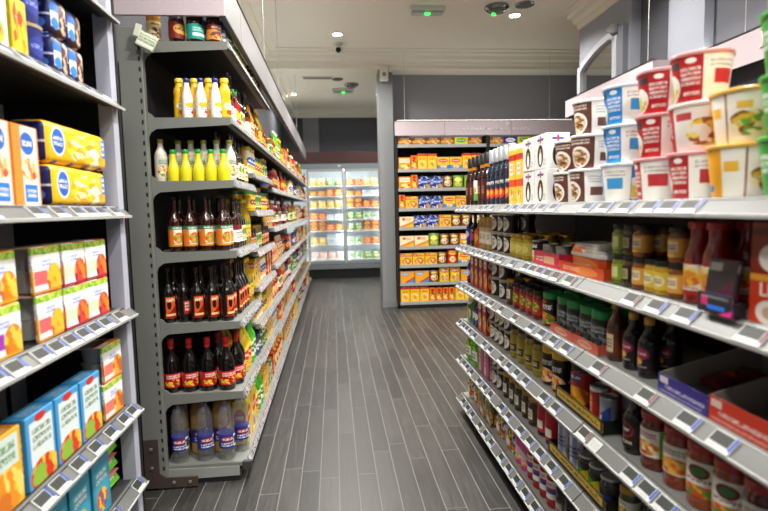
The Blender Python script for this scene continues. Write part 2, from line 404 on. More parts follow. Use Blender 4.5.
# --- general grocery kinds for the long aisle
oil_y = clear('#b8941a', 1.3, .03, 'oil', .4)
add('oil', bottle('oil_bottle', 'yellow oil bottle with yellow cap', .275, .04, oil_y, plast('#e8c01e'), printed('#2e7a34', [('ell', .5, .6, .34, .26, YE), ('text', .25, .75, .5, .7, 1, DG, 9), ('food', .5, .2, .3, .16, FRUIT, 6)]), (.14, .48), .38, (.56, .82), .09))
add('oliveoil', bottle('olive_oil_bottle', 'dark green olive oil bottle', .25, .036, green_glass, lid_dark, printed('#e9dfb8', [('ell', .5, .6, .25, .25, '#6c8f2c'), ('text', .2, .8, .1, .3, 2, DG, 14)]), (.12, .48), .32, (.58, .78), .09, sq=3.2))
add('vinegar', bottle('vinegar_bottle', 'slim dark vinegar bottle with white label', .275, .032, brown_glass, lid_dark, printed(WH, [('band', .7, 1, '#7a1f28'), ('text', .2, .8, .2, .6, 3, BK, 14)]), (.12, .46), .34, (.55, .76), .08))
add('goldoil', bottle('nut_oil_bottle', 'golden nut oil bottle with dark cap', .26, .034, clear('#c98a1a', 1.3, .03, 'gold_oil', .35), lid_dark, printed('#f0dfa0', [('food', .5, .4, .3, .3, [BR, '#c88d3d', CR], 6), ('text', .2, .8, .75, .92, 1, BR, 10)]), (.12, .46), .34, (.55, .78), .1))
add('ketchup', bottle('ketchup_bottle', 'red ketchup bottle with white cap', .235, .036, plast('#b3150f', .2), plast(WH), printed('#e8e0cc', [('ell', .5, .62, .3, .24, '#2d8a3a'), ('text', .2, .8, .15, .35, 1, RE, 9), ('food', .5, .4, .2, .14, [RE, '#e85a2a', GR], 6)]), (.16, .56), .42, (.62, .86), .12, sx=1.1, sy=.75))
add('mayo', jar('mayonnaise_jar', 'white mayonnaise jar with yellow lid', .17, .04, plast('#efe8cf', .25), plast('#e4bd24'), printed('#f1e9c9', [('ell', .5, .6, .36, .28, '#2559a8'), ('text', .25, .75, .5, .7, 1, WH, 9), ('food', .5, .18, .3, .16, FRUIT, 6)])))
add('mustard', jar('mustard_jar', 'yellow mustard jar with green lid', .13, .034, plast('#d9a81c', .2), plast('#2f7a36'), printed('#f0c83a', [('ell', .5, .55, .3, .3, '#8d1c1c'), ('text', .3, .7, .45, .65, 1, WH, 9)])))
add('pickle', jar('pickle_jar', 'green pickle jar with gold lid', .16, .038, sauce('#5b6a1e'), lid_gold, printed('#e9e3bd', [('ell', .5, .6, .34, .26, '#3c7f2f'), ('food', .5, .25, .34, .2, ['#6f8f2a', '#a8b84a', '#e8e0b0'], 5)])))
add('chutney', jar('chutney_jar', 'brown chutney jar with dark lid', .14, .035, sauce('#4d1f0f'), lid_dark, printed('#d98b2c', [('band', .66, 1, '#7a1b1b'), ('text', .2, .8, .7, .92, 1, CR, 9), ('food', .5, .3, .36, .24, MEAT, 5)])))
add('crispr', pouch('crisp_bag', 'red crisp bag', .15, .07, .22, printed(RE, [('ell', .5, .72, .38, .13, YE), ('text', .2, .8, .66, .78, 1, RE, 8), ('food', .5, .3, .34, .2, ['#f2c66a', '#e09a3a', CR], 5)], .25)))
add('crispy', pouch('crisp_bag', 'yellow crisp bag', .15, .07, .22, printed(YE, [('ell', .5, .72, .38, .13, RE), ('text', .2, .8, .66, .78, 1, WH, 8), ('food', .5, .3, .34, .2, ['#c8742a', '#e09a3a', CR], 5)], .25), seed=2))
add('crispg', pouch('crisp_bag', 'green snack bag', .145, .07, .21, printed('#3c8a3a', [('ell', .5, .7, .38, .15, WH), ('text', .2, .8, .64, .76, 1, DG, 8), ('food', .5, .3, .34, .2, VEG, 5)], .25), seed=3))
add('ricebag', pouch('rice_bag', 'tan grain bag with dark print', .14, .07, .21, printed('#c79a55', [('rect', .5, .6, .7, .34, '#7a2a1c'), ('text', .2, .8, .48, .72, 2, CR, 8), ('food', .5, .22, .34, .14, [CR, '#d8b26a', BR], 8)], .3), seed=4))
add('pastabag', pouch('pasta_bag', 'clear yellow pasta bag with red band', .14, .07, .23, printed('#e2b94a', [('band', .6, .85, RE), ('text', .15, .85, .65, .8, 1, WH, 8), ('food', .5, .3, .48, .28, ['#e9c766', '#d6a63c', '#f1dc96'], 9)], .25), seed=5))
add('saucepk', carton('sauce_carton', 'orange soup carton', .07, .06, .2, printed('#e2581a', [('food', .5, .3, .46, .22, FRUIT, 5), ('text', .15, .85, .62, .84, 2, WH, 8)])))
add('redpk', carton('noodle_box', 'red noodle box', .1, .05, .17, printed(RE, [('food', .5, .3, .4, .22, FOOD, 5), ('ell', .5, .75, .36, .14, YE), ('text', .25, .75, .69, .81, 1, RE, 9)])))
add('yelpk', carton('cracker_box', 'yellow cracker box', .11, .055, .18, printed('#efbf22', [('food', .5, .3, .42, .22, ['#d8903a', '#f2ddb0', BR], 5), ('rect', .5, .75, .7, .2, RE), ('text', .2, .8, .68, .82, 1, WH, 9)])))
add('grnpk', carton('tea_box', 'green tea box', .1, .06, .15, printed(DG, [('food', .5, .28, .36, .2, VEG, 5), ('ell', .5, .7, .36, .18, CR), ('text', .25, .75, .63, .77, 1, DG, 9)])))
add('whitepk', carton('flour_pack', 'white flour pack with blue print', .1, .06, .17, printed(WH, [('band', .55, .85, BL), ('text', .15, .85, .6, .8, 1, WH, 8), ('food', .5, .25, .3, .18, FOOD, 6)])))
add('brownjar', jar('coffee_jar', 'dark coffee jar with red lid', .16, .038, sauce('#20100a'), lid_red, printed('#7c1c18', [('ell', .5, .55, .32, .3, '#d9a03a'), ('text', .25, .75, .45, .65, 1, BK, 9)])))
add('bluejar', jar('spread_jar', 'blue-labelled spread jar with blue lid', .15, .036, sauce('#6c4a1c'), plast('#1c3c94'), printed('#1f4fae', [('ell', .5, .55, .34, .3, WH), ('text', .25, .75, .45, .65, 1, NV, 9)])))
add('redbottle', bottle('chilli_sauce_bottle', 'red chilli sauce bottle with green cap', .22, .03, plast('#b51a10', .15), plast('#2d8b37'), printed('#c81e14', [('ell', .5, .6, .34, .26, YE), ('text', .2, .8, .2, .35, 1, WH, 9)]), (.14, .52), .36, (.58, .82), .12))
add('greenb', bottle('lime_cordial_bottle', 'bright green cordial bottle', .27, .036, plast('#4fb52a', .2), plast('#e8e8e0'), printed('#e9f0c8', [('ell', .5, .55, .34, .3, '#2f8a2f'), ('text', .25, .75, .45, .65, 1, WH, 9)]), (.14, .48), .34, (.55, .8), .09))
add('yellowbig', bottle('yellow_drink_bottle', 'tall yellow drink bottle with red cap', .29, .045, plast('#e0c02c', .2), plast('#c4231d'), printed('#f3d640', [('ell', .5, .55, .36, .26, '#d3381d'), ('text', .22, .78, .46, .64, 1, WH, 9), ('food', .5, .15, .36, .13, FRUIT, 6)]), (.12, .52), .36, (.55, .82), .08))
add('yellowbox', carton('washing_powder_box', 'big yellow pack with red print', .15, .08, .25, printed('#f0cf1c', [('ell', .5, .62, .4, .2, RE), ('text', .2, .8, .55, .68, 1, WH, 8), ('food', .5, .22, .4, .16, [BL, WH, RE], 5)])))

# --- long shelves on the other side of the aisle
def potmat(c1, c2, logo='#3a3436', fr='#e8c24a'):
    return printed(c1, [('rect', .78, .5, .5, 2, WH), ('rect', .78, .5, .26, .3, c2), ('text', .6, .95, .68, .86, 2, GY, 30), ('ell', .1, .35, .16, .3, WH), ('food', .1, .3, .13, .2, [fr, CR, WH], 6), ('rect', .19, .8, .16, .16, logo), ('text', .28, .5, .34, .74, 4, WH, 26), ('ell', .4, .86, .06, .06, WH), ('text', .3, .5, .12, .24, 1, WH, 34)], .4)
add('potbrown', pot('porridge_pot', 'brown and white porridge pot', .121, .072, printed('#5d3327', [('rect', .8, .5, .44, 2, '#eeeae6'), ('rect', .8, .35, .24, .26, '#6b4034'), ('text', .64, .96, .6, .84, 3, GY, 30), ('ell', .3, .36, .2, .33, '#f4efe6'), ('food', .3, .34, .16, .26, ['#d9b98a', '#a8703c', '#6b3b1f', '#efe0c4'], 12), ('text', .1, .5, .74, .92, 2, '#eaded4', 20)], .4), plast('#eceae8')))
add('potblue', pot('porridge_pot', 'blue porridge pot', .121, .072, potmat('#1b83cf', '#3a9bdc'), plast('#c9dbe8')))
add('potred', pot('porridge_pot', 'red porridge pot', .121, .072, potmat('#b5161f', '#c4323a', fr='#d8cf3a'), plast('#d99a9a')))
add('potredw', pot('porridge_pot', 'white and red porridge pot', .121, .072, printed('#efebe4', [('rect', .18, .5, .36, 2, '#b81a22'), ('rect', .5, .75, .2, .16, '#c44048'), ('food', .75, .4, .22, .3, ['#e8cf2e', '#f3e27a', '#a35a28', WH], 6), ('text', .05, .3, .3, .7, 3, WH, 22), ('rect', .98, .5, .2, 2, '#c9281f')], .4), plast('#f0e4dc')))
add('potyel', pot('porridge_pot', 'yellow and white porridge pot', .121, .074, printed('#efeae0', [('rect', .16, .5, .34, 2, '#eaa21c'), ('rect', .16, .2, .12, .14, '#3d6aa8'), ('rect', .42, .62, .14, .2, '#f0b53a'), ('rect', .56, .5, .02, 2, '#8d4638'), ('rect', .74, .72, .14, .14, '#f2bf4a'), ('food', .78, .38, .2, .24, ['#6da33a', '#e3b93a', '#8a4a20', CR], 7)], .4), plast('#dfae55')))
add('potgreen', pot('porridge_pot', 'green porridge pot', .121, .074, printed('#3f9a3c', [('rect', .78, .5, .5, 2, WH), ('food', .78, .4, .2, .24, VEG, 7), ('text', .15, .5, .4, .76, 3, WH, 20)], .4), plast('#4fae4c')))
add('penguin', carton('cereal_tub', 'white pack with black oval badge', .13, .1, .145, printed('#dcdddc', [('ell', .5, .38, .23, .32, BK), ('ell', .5, .31, .1, .19, '#f0eee4'), ('ell', .5, .52, .05, .05, '#e8a81e'), ('rect', .5, .84, .5, .07, '#27408f'), ('rect', .5, .84, .1, .2, '#cf2430'), ('text', .7, .98, .1, .3, 3, GY, 30)], .4), top=plain('#c9caca', .5)))
add('winecap', bottle('balsamic_bottle', 'amber-necked dark bottle with black cap', .31, .034, plain('#2b0f10', .1, 0, 'dark_wine_glass', Coat_Weight=.5), plast('#121212', .4), printed('#3a1114', [('rect', .5, .5, .5, .8, '#531a1d'), ('text', .3, .7, .3, .7, 3, '#b08a6a', 16)]), (.1, .5), .5, (.55, .72), .2, capr=.021, neck_label=plast('#c07a1f')))
add('winewhite', bottle('balsamic_bottle', 'dark bottle with white-green label', .31, .034, dark_glass, plast('#121212', .4), printed(WH, [('band', 0, .35, '#55a83a'), ('food', .5, .5, .2, .2, VEG, 6)]), (.1, .5), .5, (.55, .72), .2, capr=.021))
add('silvercap', bottle('syrup_bottle', 'blue-black bottle with silver cap', .31, .034, plain('#1a2233', .12, 0, 'blue_black_glass', Coat_Weight=.5), plain('#b8bcc0', .35, .6, 'silver_cap'), printed('#1f2a3e', [('ell', .5, .3, .3, .22, '#d8402c'), ('ell', .5, .34, .18, .12, '#f0b43a'), ('text', .25, .75, .65, .85, 1, WH, 10)]), (.08, .5), .52, (.56, .74), .24, capr=.022))
add('tallcarton', carton('rusk_carton', 'tall red and yellow striped carton', .075, .07, .285, printed('#e9c03c', [('band', .74, .84, '#c9281c'), ('band', .3, .42, '#d9481c'), ('rect', .5, .6, .6, .2, WH), ('text', .25, .75, .52, .68, 2, RE, 10), ('food', .5, .14, .4, .12, FOOD, 6), ('band', .92, 1, '#f3efe0')])))
add('tomato', bottle('tomato_sauce_bottle', 'tomato sauce bottle with orange picture label', .205, .033, sauce('#8d150b', .1), plast('#b3201a'), printed('#f3ead9', [('food', .45, .62, .5, .34, ['#e8991f', '#f3bb3a', '#e0701c', '#f7dc8a'], 3), ('band', 0, .16, '#b02a1e'), ('text', .2, .8, .18, .3, 1, RE, 10)]), (.1, .48), .62, (.55, .82), .09, capr=.026, seg=20))
add('jary', jar('mustard_jar', 'small yellow mustard jar', .094, .0265, sauce('#c69a1e'), lid_dark, printed('#e9c93a', [('ell', .5, .5, .3, .34, '#f2e9b4'), ('text', .3, .7, .35, .65, 2, '#6b4a16', 12)])))
add('jaram', jar('relish_jar', 'small amber relish jar', .094, .0265, sauce('#7a4312'), lid_dark, printed('#e8a63c', [('rect', .5, .55, .5, .6, '#f0dfb6'), ('text', .3, .7, .4, .7, 2, '#5a2a12', 12)])))
add('jarg', jar('caper_jar', 'small green caper jar', .094, .0265, sauce('#6b7d18'), lid_dark, printed('#93ab2a', [('rect', .5, .5, .4, .7, '#dfe6a0')])))
add('jarblk', jar('olive_jar', 'black-labelled small olive jar', .094, .0265, sauce('#4a3c14'), lid_dark, printed('#241a12', [('rect', .5, .5, .4, .64, '#b7a77a'), ('text', .35, .65, .3, .7, 3, BK, 14)])))
add('yelljar', jar('honey_jar', 'squat mustard-yellow jar with gold lid', .115, .04, sauce('#a8921c'), lid_gold, printed('#c9b53a', [('ell', .5, .5, .3, .35, '#e4d67a')])))
add('cantins', can('soup_tin', 'dark tin with round white badge', .105, .04, printed('#2b1a14', [('ell', .5, .5, .3, .42, '#ece9e2'), ('ell', .5, .45, .18, .18, '#b9b3ad'), ('text', .3, .7, .62, .8, 1, '#27506e', 12)])))
add('tangold', jar('tan_jar', 'tan jar with white label', .19, .036, sauce('#b08a4a'), lid_gold, printed('#d7bd84', [('rect', .5, .4, .6, .7, '#efe8d6'), ('text', .3, .7, .3, .6, 3, BR, 14)])))
add('blkwhite', can('bean_tin', 'tin with black and white label', .1, .036, printed('#f2efe6', [('band', .55, 1, BK), ('text', .25, .75, .64, .9, 1, WH, 9), ('band', 0, .2, YE)])))
add('mixp', bottle('cordial_bottle', 'dark cordial bottle with pink badge', .2, .03, dark_glass, plast('#201a1a'), printed('#241a22', [('ell', .5, .4, .34, .3, '#d83a84'), ('text', .25, .75, .7, .9, 1, WH, 9)]), (.1, .6)))
add('mixo', bottle('sauce_bottle', 'orange sauce bottle with green top', .17, .03, plast('#e0521a', .2), plast('#9ab82a'), printed('#e8641c', [('ell', .5, .5, .34, .3, '#f2c83a')]), (.1, .6)))
add('redpks', carton('sauce_mix_box', 'red sauce box with picture', .08, .05, .2, printed('#a81d18', [('food', .5, .35, .4, .25, FRUIT, 5), ('ell', .5, .8, .34, .12, WH), ('text', .25, .75, .74, .86, 1, RE, 9)])))
add('bluebot', bottle('dark_blue_bottle', 'dark blue sauce bottle', .2, .03, plain('#0f1a4a', .1, 0, 'blue_glass', Coat_Weight=.5), plast('#c8c8c8'), printed('#2a49b8', [('ell', .5, .5, .3, .3, WH)]), (.15, .55)))
add('redjars', jar('tomato_paste_jar', 'red tomato jar with green picture', .13, .034, sauce('#7d1a10'), lid_dark, printed('#b02a1a', [('food', .5, .5, .3, .36, ['#3f8a2a', '#7fb03a', RE, '#d8c84a'], 5)])))
add('coffee', jar('coffee_jar', 'black-labelled coffee jar with green lid', .142, .041, sauce('#1a0d08'), plast('#10964a', .3), printed('#0e0d0d', [('text', .15, .85, .55, .85, 1, WH, 8), ('rect', .5, .92, .3, .1, '#c22a22'), ('food', .5, .22, .44, .26, ['#e8941f', '#f2b53a', '#4c8a2a', '#c95f1c'], 5)]), (.06, .78), lidh=.2, lidr=1.0, sq=2.6))
add('instant', jar('coffee_jar', 'silver-labelled coffee jar with green lid', .142, .041, sauce('#140b08'), plast('#10964a', .3), printed('#17191a', [('food', .5, .45, .48, .4, ['#3a4143', '#232829', '#6d7678', '#0f1112'], 9), ('text', .2, .8, .55, .8, 2, '#9aa4a6', 14)]), (.06, .78), lidh=.2, lidr=1.0, sq=2.6))
add('twist', bottle('twisted_sauce_bottle', 'tall brown sauce bottle with tan neck', .21, .028, sauce('#5a2a10'), plain('#9a7a4a', .4, .2, 'tan_cap'), printed('#6b3014', [('rect', .5, .45, .5, .7, '#d8c8a0'), ('text', .3, .7, .25, .65, 3, BR, 12)]), (.1, .5), .45, (.55, .75), .2))
add('soy', bottle('soy_sauce_bottle', 'dark soy sauce bottle with yellow cap', .175, .029, dark_glass, plast('#c99a26'), printed('#1d0f16', [('ell', .5, .62, .34, .24, '#8a1c44'), ('ell', .45, .3, .16, .14, '#e7b24a'), ('text', .25, .75, .55, .7, 1, '#e8b8c4', 9), ('text', .25, .75, .06, .14, 1, '#d9d2c4', 14)]), (.14, .56), .42, (.58, .8), .12, capr=.0145))
add('olivejar', jar('gherkin_jar', 'olive-yellow gherkin jar', .175, .04, sauce('#8a7a18'), lid_dark, printed('#a8941f', [('rect', .5, .3, .6, .4, '#3a331a'), ('text', .3, .7, .2, .4, 2, CR, 12)])))
add('yellid', jar('chilli_jar', 'black-labelled jar with yellow lid', .17, .042, sauce('#2a120a'), plast('#e2b51c', .35), printed('#141010', [('text', .15, .85, .6, .85, 1, WH, 8), ('ell', .3, .85, .1, .1, '#d83a24'), ('food', .5, .28, .46, .26, ['#c9351c', '#e8a03a', '#f0d9a0'], 4)]), (.06, .78), lidh=.18, lidr=1.02))
add('redjar', jar('salsa_jar', 'red jar with yellow picture and dark lid', .17, .043, sauce('#6b120b'), lid_dark, printed('#b3261a', [('rect', .5, .86, .4, .2, '#27408f'), ('text', .32, .68, .8, .92, 1, WH, 9), ('food', .5, .3, .46, .3, ['#e8951f', '#f2b83a', '#d8641c'], 3)]), (.06, .8)))
add('energy', can('drink_can', 'red drink can with orange print', .135, .03, printed('#a82418', [('rect', .5, .5, .4, .8, '#d8541f'), ('text', .36, .64, .2, .8, 3, '#f2d8b0', 10), ('band', .9, 1, WH)])))
add('energyb', can('drink_can', 'blue and silver drink can', .12, .03, printed('#8f99a8', [('diag', .1, .7, '#27408f'), ('rect', .5, .3, .3, .3, WH)])))
add('darkround', bottle('dark_sauce_bottle', 'dark sauce bottle with round red badge', .18, .034, dark_glass, lid_dark, printed('#1c1412', [('ell', .5, .62, .3, .28, '#8a2434'), ('ell', .5, .62, .22, .2, '#2a1418'), ('text', .34, .66, .55, .7, 1, CR, 12), ('text', .25, .75, .12, .28, 1, CR, 9)]), (.1, .6), .45, (.62, .82), .12))
LIDJ = dict(lidh=.13, lidr=.99, seg=24)
add('pastag', jar('pasta_sauce_jar', 'pasta sauce jar with green and white label', .165, .043, sauce('#6a2a0e'), lid_red, printed('#f3eee4', [('rect', .85, .5, .32, 2, '#77b32c'), ('food', .4, .3, .3, .26, ['#e8b54a', '#d8742a', '#f1dfb0', '#b8341f'], 4), ('text', .2, .62, .66, .88, 2, '#a3231c', 10)]), (.24, .72), **LIDJ))
add('pastaw', jar('pasta_sauce_jar', 'pasta sauce jar with white and orange label', .165, .043, sauce('#8a3510'), lid_red, printed('#eeeae2', [('food', .5, .3, .36, .28, ['#e8a02c', '#f0c25a', '#d8641c'], 4), ('text', .25, .75, .66, .88, 2, '#7a3a2c', 10)]), (.24, .72), **LIDJ))
add('pastac', jar('pasta_sauce_jar', 'pasta sauce jar with crest label', .165, .043, sauce('#9a4512'), lid_red, printed('#efe9df', [('ell', .5, .72, .2, .2, '#6b2a22'), ('ell', .5, .72, .13, .12, '#3f7a3a'), ('text', .25, .75, .4, .54, 1, '#7a2a22', 10), ('food', .5, .16, .4, .18, ['#e8a02c', '#d8541c', '#5f8a2a'], 4), ('rect', .06, .5, .12, 2, '#77b32c')]), (.2, .74), **LIDJ))
add('pastad', jar('pasta_sauce_jar', 'dark red pasta sauce jar', .165, .043, sauce('#5a1008'), lid_red, printed('#d9d2c8', [('food', .5, .3, .36, .28, ['#c8401c', '#e8b54a', '#8a1c14'], 4), ('text', .25, .75, .66, .88, 2, '#7a1a1c', 10)]), (.2, .7), **LIDJ))
add('greenbag', pouch('salad_bag', 'green bag with white label', .15, .09, .2, printed('#5fbf2c', [('food', .5, .7, .5, .3, ['#6fd02f', '#a4e24a', '#3f9a1f'], 7), ('rect', .5, .35, .8, .3, '#f0f0e6'), ('text', .2, .8, .26, .44, 2, '#2c6a2a', 9)], .25), seed=7))
add('pinkbox', carton('rice_cake_box', 'magenta box with white panel', .11, .07, .19, printed('#a8195c', [('rect', .3, .5, .4, .9, '#e8c6d4'), ('text', .15, .45, .3, .7, 3, '#a8195c', 12), ('ell', .75, .5, .16, .3, '#c83a7a')])))
add('olivej2', jar('antipasto_jar', 'dark jar with white square label', .135, .037, sauce('#3b2c0e'), lid_gold, printed('#4a3a14', [('rect', .5, .5, .44, .7, '#e8e2d2'), ('text', .34, .66, .3, .7, 3, BK, 14)])))
add('redlid', jar('beetroot_jar', 'squat jar with bright red lid', .14, .04, sauce('#3a0c0c'), plast('#c0142a', .3), printed('#c0142a', [('rect', .5, .45, .5, .5, '#efe6da')]), lidh=.35, lidr=1.02))
add('glassjar', jar('herb_jar', 'clear herb jar with green contents', .13, .033, sauce('#46521c'), lid_gold, printed('#e4e2cc', [('food', .5, .4, .36, .34, VEG, 6), ('text', .3, .7, .78, .92, 1, DG, 10)])))
add('stripebot', can('spray_tin', 'blue and white striped tin', .14, .03, printed('#e8ecf2', [('rect', .3, .5, .3, 2, '#2c57b8'), ('rect', .75, .5, .2, 2, '#8fa8d8'), ('text', .4, .95, .3, .7, 3, NV, 14)])))
add('yelbox', carton('cereal_bar_box', 'brown and yellow patterned box', .13, .07, .16, printed('#8a5a1c', [('food', .5, .5, .6, .6, ['#c9962c', '#6b3f14', '#e0bb4a', '#4a2a10'], 4), ('rect', .5, .2, .4, .2, '#d9d6cc'), ('ell', .5, .7, .3, .16, '#2f6a2a')])))
add('multibag', pouch('sweet_bag', 'multicoloured sweet bag', .16, .1, .19, printed('#e9e4d6', [('food', .5, .45, .6, .6, [RE, BL, YE, WH, '#3c9a3a', OR, WH], 7), ('rect', .5, .84, .7, .12, '#2a4fb8')], .25), seed=9))
add('pinkbot', bottle('pink_squeeze_bottle', 'bright pink squeezy bottle with green cap', .2, .036, plast('#e0489a'), plast('#5fb83a'), printed('#e85aa4', [('ell', .5, .5, .3, .3, '#f6dce8'), ('food', .5, .2, .3, .16, FRUIT, 6)]), (.1, .6), .5, (.6, .84), .12))
add('redwhite', bottle('ketchup_bottle', 'red squeezy bottle with blue band', .2, .036, plast('#a8141c', .2), plast('#c41c1c'), printed('#efeae4', [('band', .3, .5, '#2a4fa8'), ('band', .5, .62, '#c8232a'), ('text', .25, .75, .7, .9, 1, RE, 9)]), (.2, .6), .5, (.62, .86), .12))
add('brownjars', jar('gravy_jar', 'dark brown jar with grey label', .13, .036, sauce('#24130a'), lid_dark, printed('#57504a', [('rect', .5, .6, .5, .4, '#a8a198'), ('food', .5, .2, .3, .2, MEAT, 5)])))
add('cup', jar('glass_dessert_cup', 'glass dessert cup with blue band', .1, .036, sauce('#34362e'), plain('#c9ccca', .3, .7, 'foil_lid'), printed('#2d2f2c', [('band', .1, .5, '#27468f'), ('text', .3, .7, .2, .4, 1, WH, 9)]), lidh=.08))
add('cupg', jar('glass_dessert_cup', 'glass dessert cup with yellow-green label', .1, .036, sauce('#2d2f1c'), plain('#c9ccca', .3, .7, 'foil_lid'), printed('#26341a', [('diag', .1, .8, '#c9c22a'), ('ell', .4, .6, .2, .2, '#4f9a2c')]), lidh=.08))

# --- baby food
add('cereal', carton('baby_cereal_box', 'orange and white baby cereal box', .12, .055, .215, printed('#e68f3c', [('rect', .62, .5, .62, 2, '#f3e4d2'), ('ell', .55, .78, .26, .14, '#2f6ac0'), ('text', .35, .75, .73, .83, 1, WH, 9), ('food', .6, .46, .32, .14, ['#d8823c', '#e9b47a', '#c9562a', '#f4dfc0'], 5), ('rect', .6, .16, .5, .22, '#2f78cf'), ('text', .42, .8, .1, .22, 2, WH, 12)]), printed('#e07f2c', [('text', .2, .8, .3, .8, 6, CR, 12)])))
add('cerealb', carton('baby_cereal_box', 'blue and yellow baby cereal box', .14, .055, .215, printed('#eec24a', [('rect', .5, .85, 1, .3, '#2a78cc'), ('ell', .5, .78, .3, .13, WH), ('rect', .5, .42, .8, .3, '#f4e6cf'), ('food', .5, .2, .4, .16, FOOD, 5)])))
_ym = printed('#f2b918', [('ell', .17, .55, .1, .36, '#f4f2ea'), ('ell', .17, .55, .085, .3, '#2d63bd'), ('text', .1, .24, .42, .68, 2, WH, 26), ('food', .62, .45, .32, .4, ['#f4cf3a', '#f7e9a8', '#efe6cf', '#e9a81c', '#f4c21c'], 5), ('rect', .94, .62, .1, .5, '#3a78c8'), ('text', .9, .98, .4, .84, 3, WH, 40)])
_nv = printed('#141c5e', [('rect', .5, .5, 1, .05, '#cfd4ea'), ('ell', .5, .28, .3, .14, '#4f86d8'), ('text', .3, .7, .66, .8, 1, '#7f9ad8', 9)])
def scallop(w, d, h, front, side, pots=3, potr=.03):
    ps = [box('sleeve', w, d, h, front, side, .022, 0, front, 4)]
    return ps
add('yelpack', K('dessert_multipack', 'multipack', 'yellow dessert multipack with navy end', scallop(.405, .11, .125, _ym, _nv) + [lathe('cup', [(.024, -.0), (.03, .004), (.03, .01)], plast('#3a2a6a'), 12).moved(x, -.022, .0) for x in (-.15, -.05, .05, .15)], .405, .11, .127))
add('chocpack', K('dessert_multipack', 'multipack', 'brown chocolate dessert multipack', scallop(.1, .09, .115, printed('#4a251c', [('ell', .25, .7, .2, .2, '#2f72d0'), ('rect', .25, .4, .34, .4, '#e8edf4'), ('ell', .25, .3, .16, .16, '#3a8ae0'), ('food', .7, .5, .26, .4, ['#5a2c1c', '#d8b9a0', '#3a1a12', '#e8d8c8'], 3), ('rect', .95, .3, .1, .3, '#e0702a')]), _nv), .1, .09, .115))
add('navyjar', K('baby_dessert_jar', 'jar', 'navy baby dessert tub', [lathe('tub', [(.044, 0), (.049, .004), (.051, .1), (.051, .105)], printed('#1a2470', [('ell', .5, .5, .24, .28, '#2c3a96'), ('text', .3, .7, .42, .58, 1, '#8fa0e0', 9)]), 18), lathe('lid', [(.0525, .103), (.053, .105), (.053, .112), (.049, .114)], plast('#b9a58a'), 18)], .106, .106, .115))
def babypack(pic, ac):
    return printed('#f1f0ea', [('diag', -.55, .9, '#9ccf3a') if False else ('band', .84, 1, '#a9cf3c'), ('food', .5, .93, .6, .1, ['#8fc437', '#c6dd5a', '#6aa82c'], 8), ('ell', .5, .64, .24, .15, '#e7eaf6'), ('text', .33, .67, .56, .72, 2, '#3a5fc0', 12), ('rect', .26, .34, .46, .3, ac), ('food', .74, .26, .27, .36, pic, 3), ('band', 0, .07, pic[0])], .4)
_cup = plain('#b9bbb4', .25, 0, 'clear_cup_plastic', Coat_Weight=.4)
def babykind(name, desc, pic, ac, w=.145):
    f = babypack(pic, ac)
    ps = [box('sleeve', w, .012, .132, f, f, .003, 0), box('sleeve_top', w, .09, .004, f, f, .001, .128).moved(0, .045, 0),
          merge('cup', [lathe('cup', [(.038, .003), (.045, .06), (.048, .062), (.048, .065)], _cup, 16).moved(0, .056, z) for z in (0., .062)])]
    return K(name, 'multipack', desc, [p.moved(0, -.045, 0) for p in ps], w, .1, .134)
add('babyo', babykind('baby_bowl_pack', 'baby food pack with orange picture', ['#e8861c', '#f0a83a', '#c8641a', '#f4cf7a'], '#e87a6a'))
add('babyp', babykind('baby_bowl_pack', 'baby food pack with pink panel and pumpkin', ['#e88a2c', '#f0b53a', '#d8bf2a', '#c9641c'], '#e8666a'))
add('babyr', babykind('baby_bowl_pack', 'baby food pack with red fruit picture', ['#b81c3a', '#d8453a', '#e8862c', '#8a1230'], '#cfe0c0'))
add('babyv', babykind('baby_bowl_pack', 'baby food pack with purple badge', ['#f0a41c', '#e8821c', '#f4c84a', '#c86a1a'], '#9a3ab8'))
add('pouchw', carton('baby_snack_box', 'white and green baby snack box with fruit', .14, .06, .2, printed('#e9ede0', [('band', .8, 1, '#86b83a'), ('ell', .5, .7, .3, .14, '#3c66b8'), ('text', .3, .7, .42, .56, 2, '#4f7a4a', 12), ('food', .5, .2, .4, .2, ['#c21a38', '#e8c21c', '#8fc437', '#f0d84a'], 3)])))
add('pouchy', carton('baby_snack_box', 'yellow and red baby snack box', .07, .06, .15, printed('#d9c21c', [('food', .5, .5, .44, .5, ['#d83a1c', '#e8a01c', '#b8cf2a', '#f0d83a'], 3)])))
_gb = lambda pic: printed('#4a9ad0', [('rect', .52, .6, .8, .6, '#dde8e6'), ('text', .2, .85, .5, .82, 3, '#4a6a3c', 7), ('ell', .5, .93, .2, .06, '#c8322a'), ('food', .55, .14, .5, .22, pic, 3)], .4)
add('bisc', carton('baby_biscuit_box', 'blue baby biscuit box with green print', .14, .06, .2, _gb(['#e8a02c', '#d8341c', '#f0c43a', '#8fb83a']), printed('#3f93cc', [('text', .2, .8, .2, .8, 6, '#bfe0ee', 9)])))
add('biscy', carton('baby_biscuit_box', 'yellow baby biscuit box', .14, .06, .2, printed('#e9b41c', [('rect', .5, .75, .8, .4, '#cfe0d8'), ('text', .2, .8, .6, .88, 2, '#4a7a3c', 8), ('food', .5, .25, .5, .3, ['#f0c43a', '#e8941c', '#f4d86a', '#d8741c'], 3)]), printed('#d98a1c', [('text', .2, .8, .2, .8, 6, CR, 9)])))
add('bisct', carton('baby_biscuit_box', 'teal baby biscuit box', .13, .06, .2, printed('#2f8fa8', [('rect', .5, .6, .8, .5, '#3aa0b8'), ('food', .5, .3, .3, .2, ['#d8341c', '#e8c43a', '#2f6fa8'], 4), ('text', .2, .8, .6, .82, 2, WH, 8)]), printed('#2a7a98', [('text', .2, .8, .2, .8, 6, '#bfe0ee', 9)])))
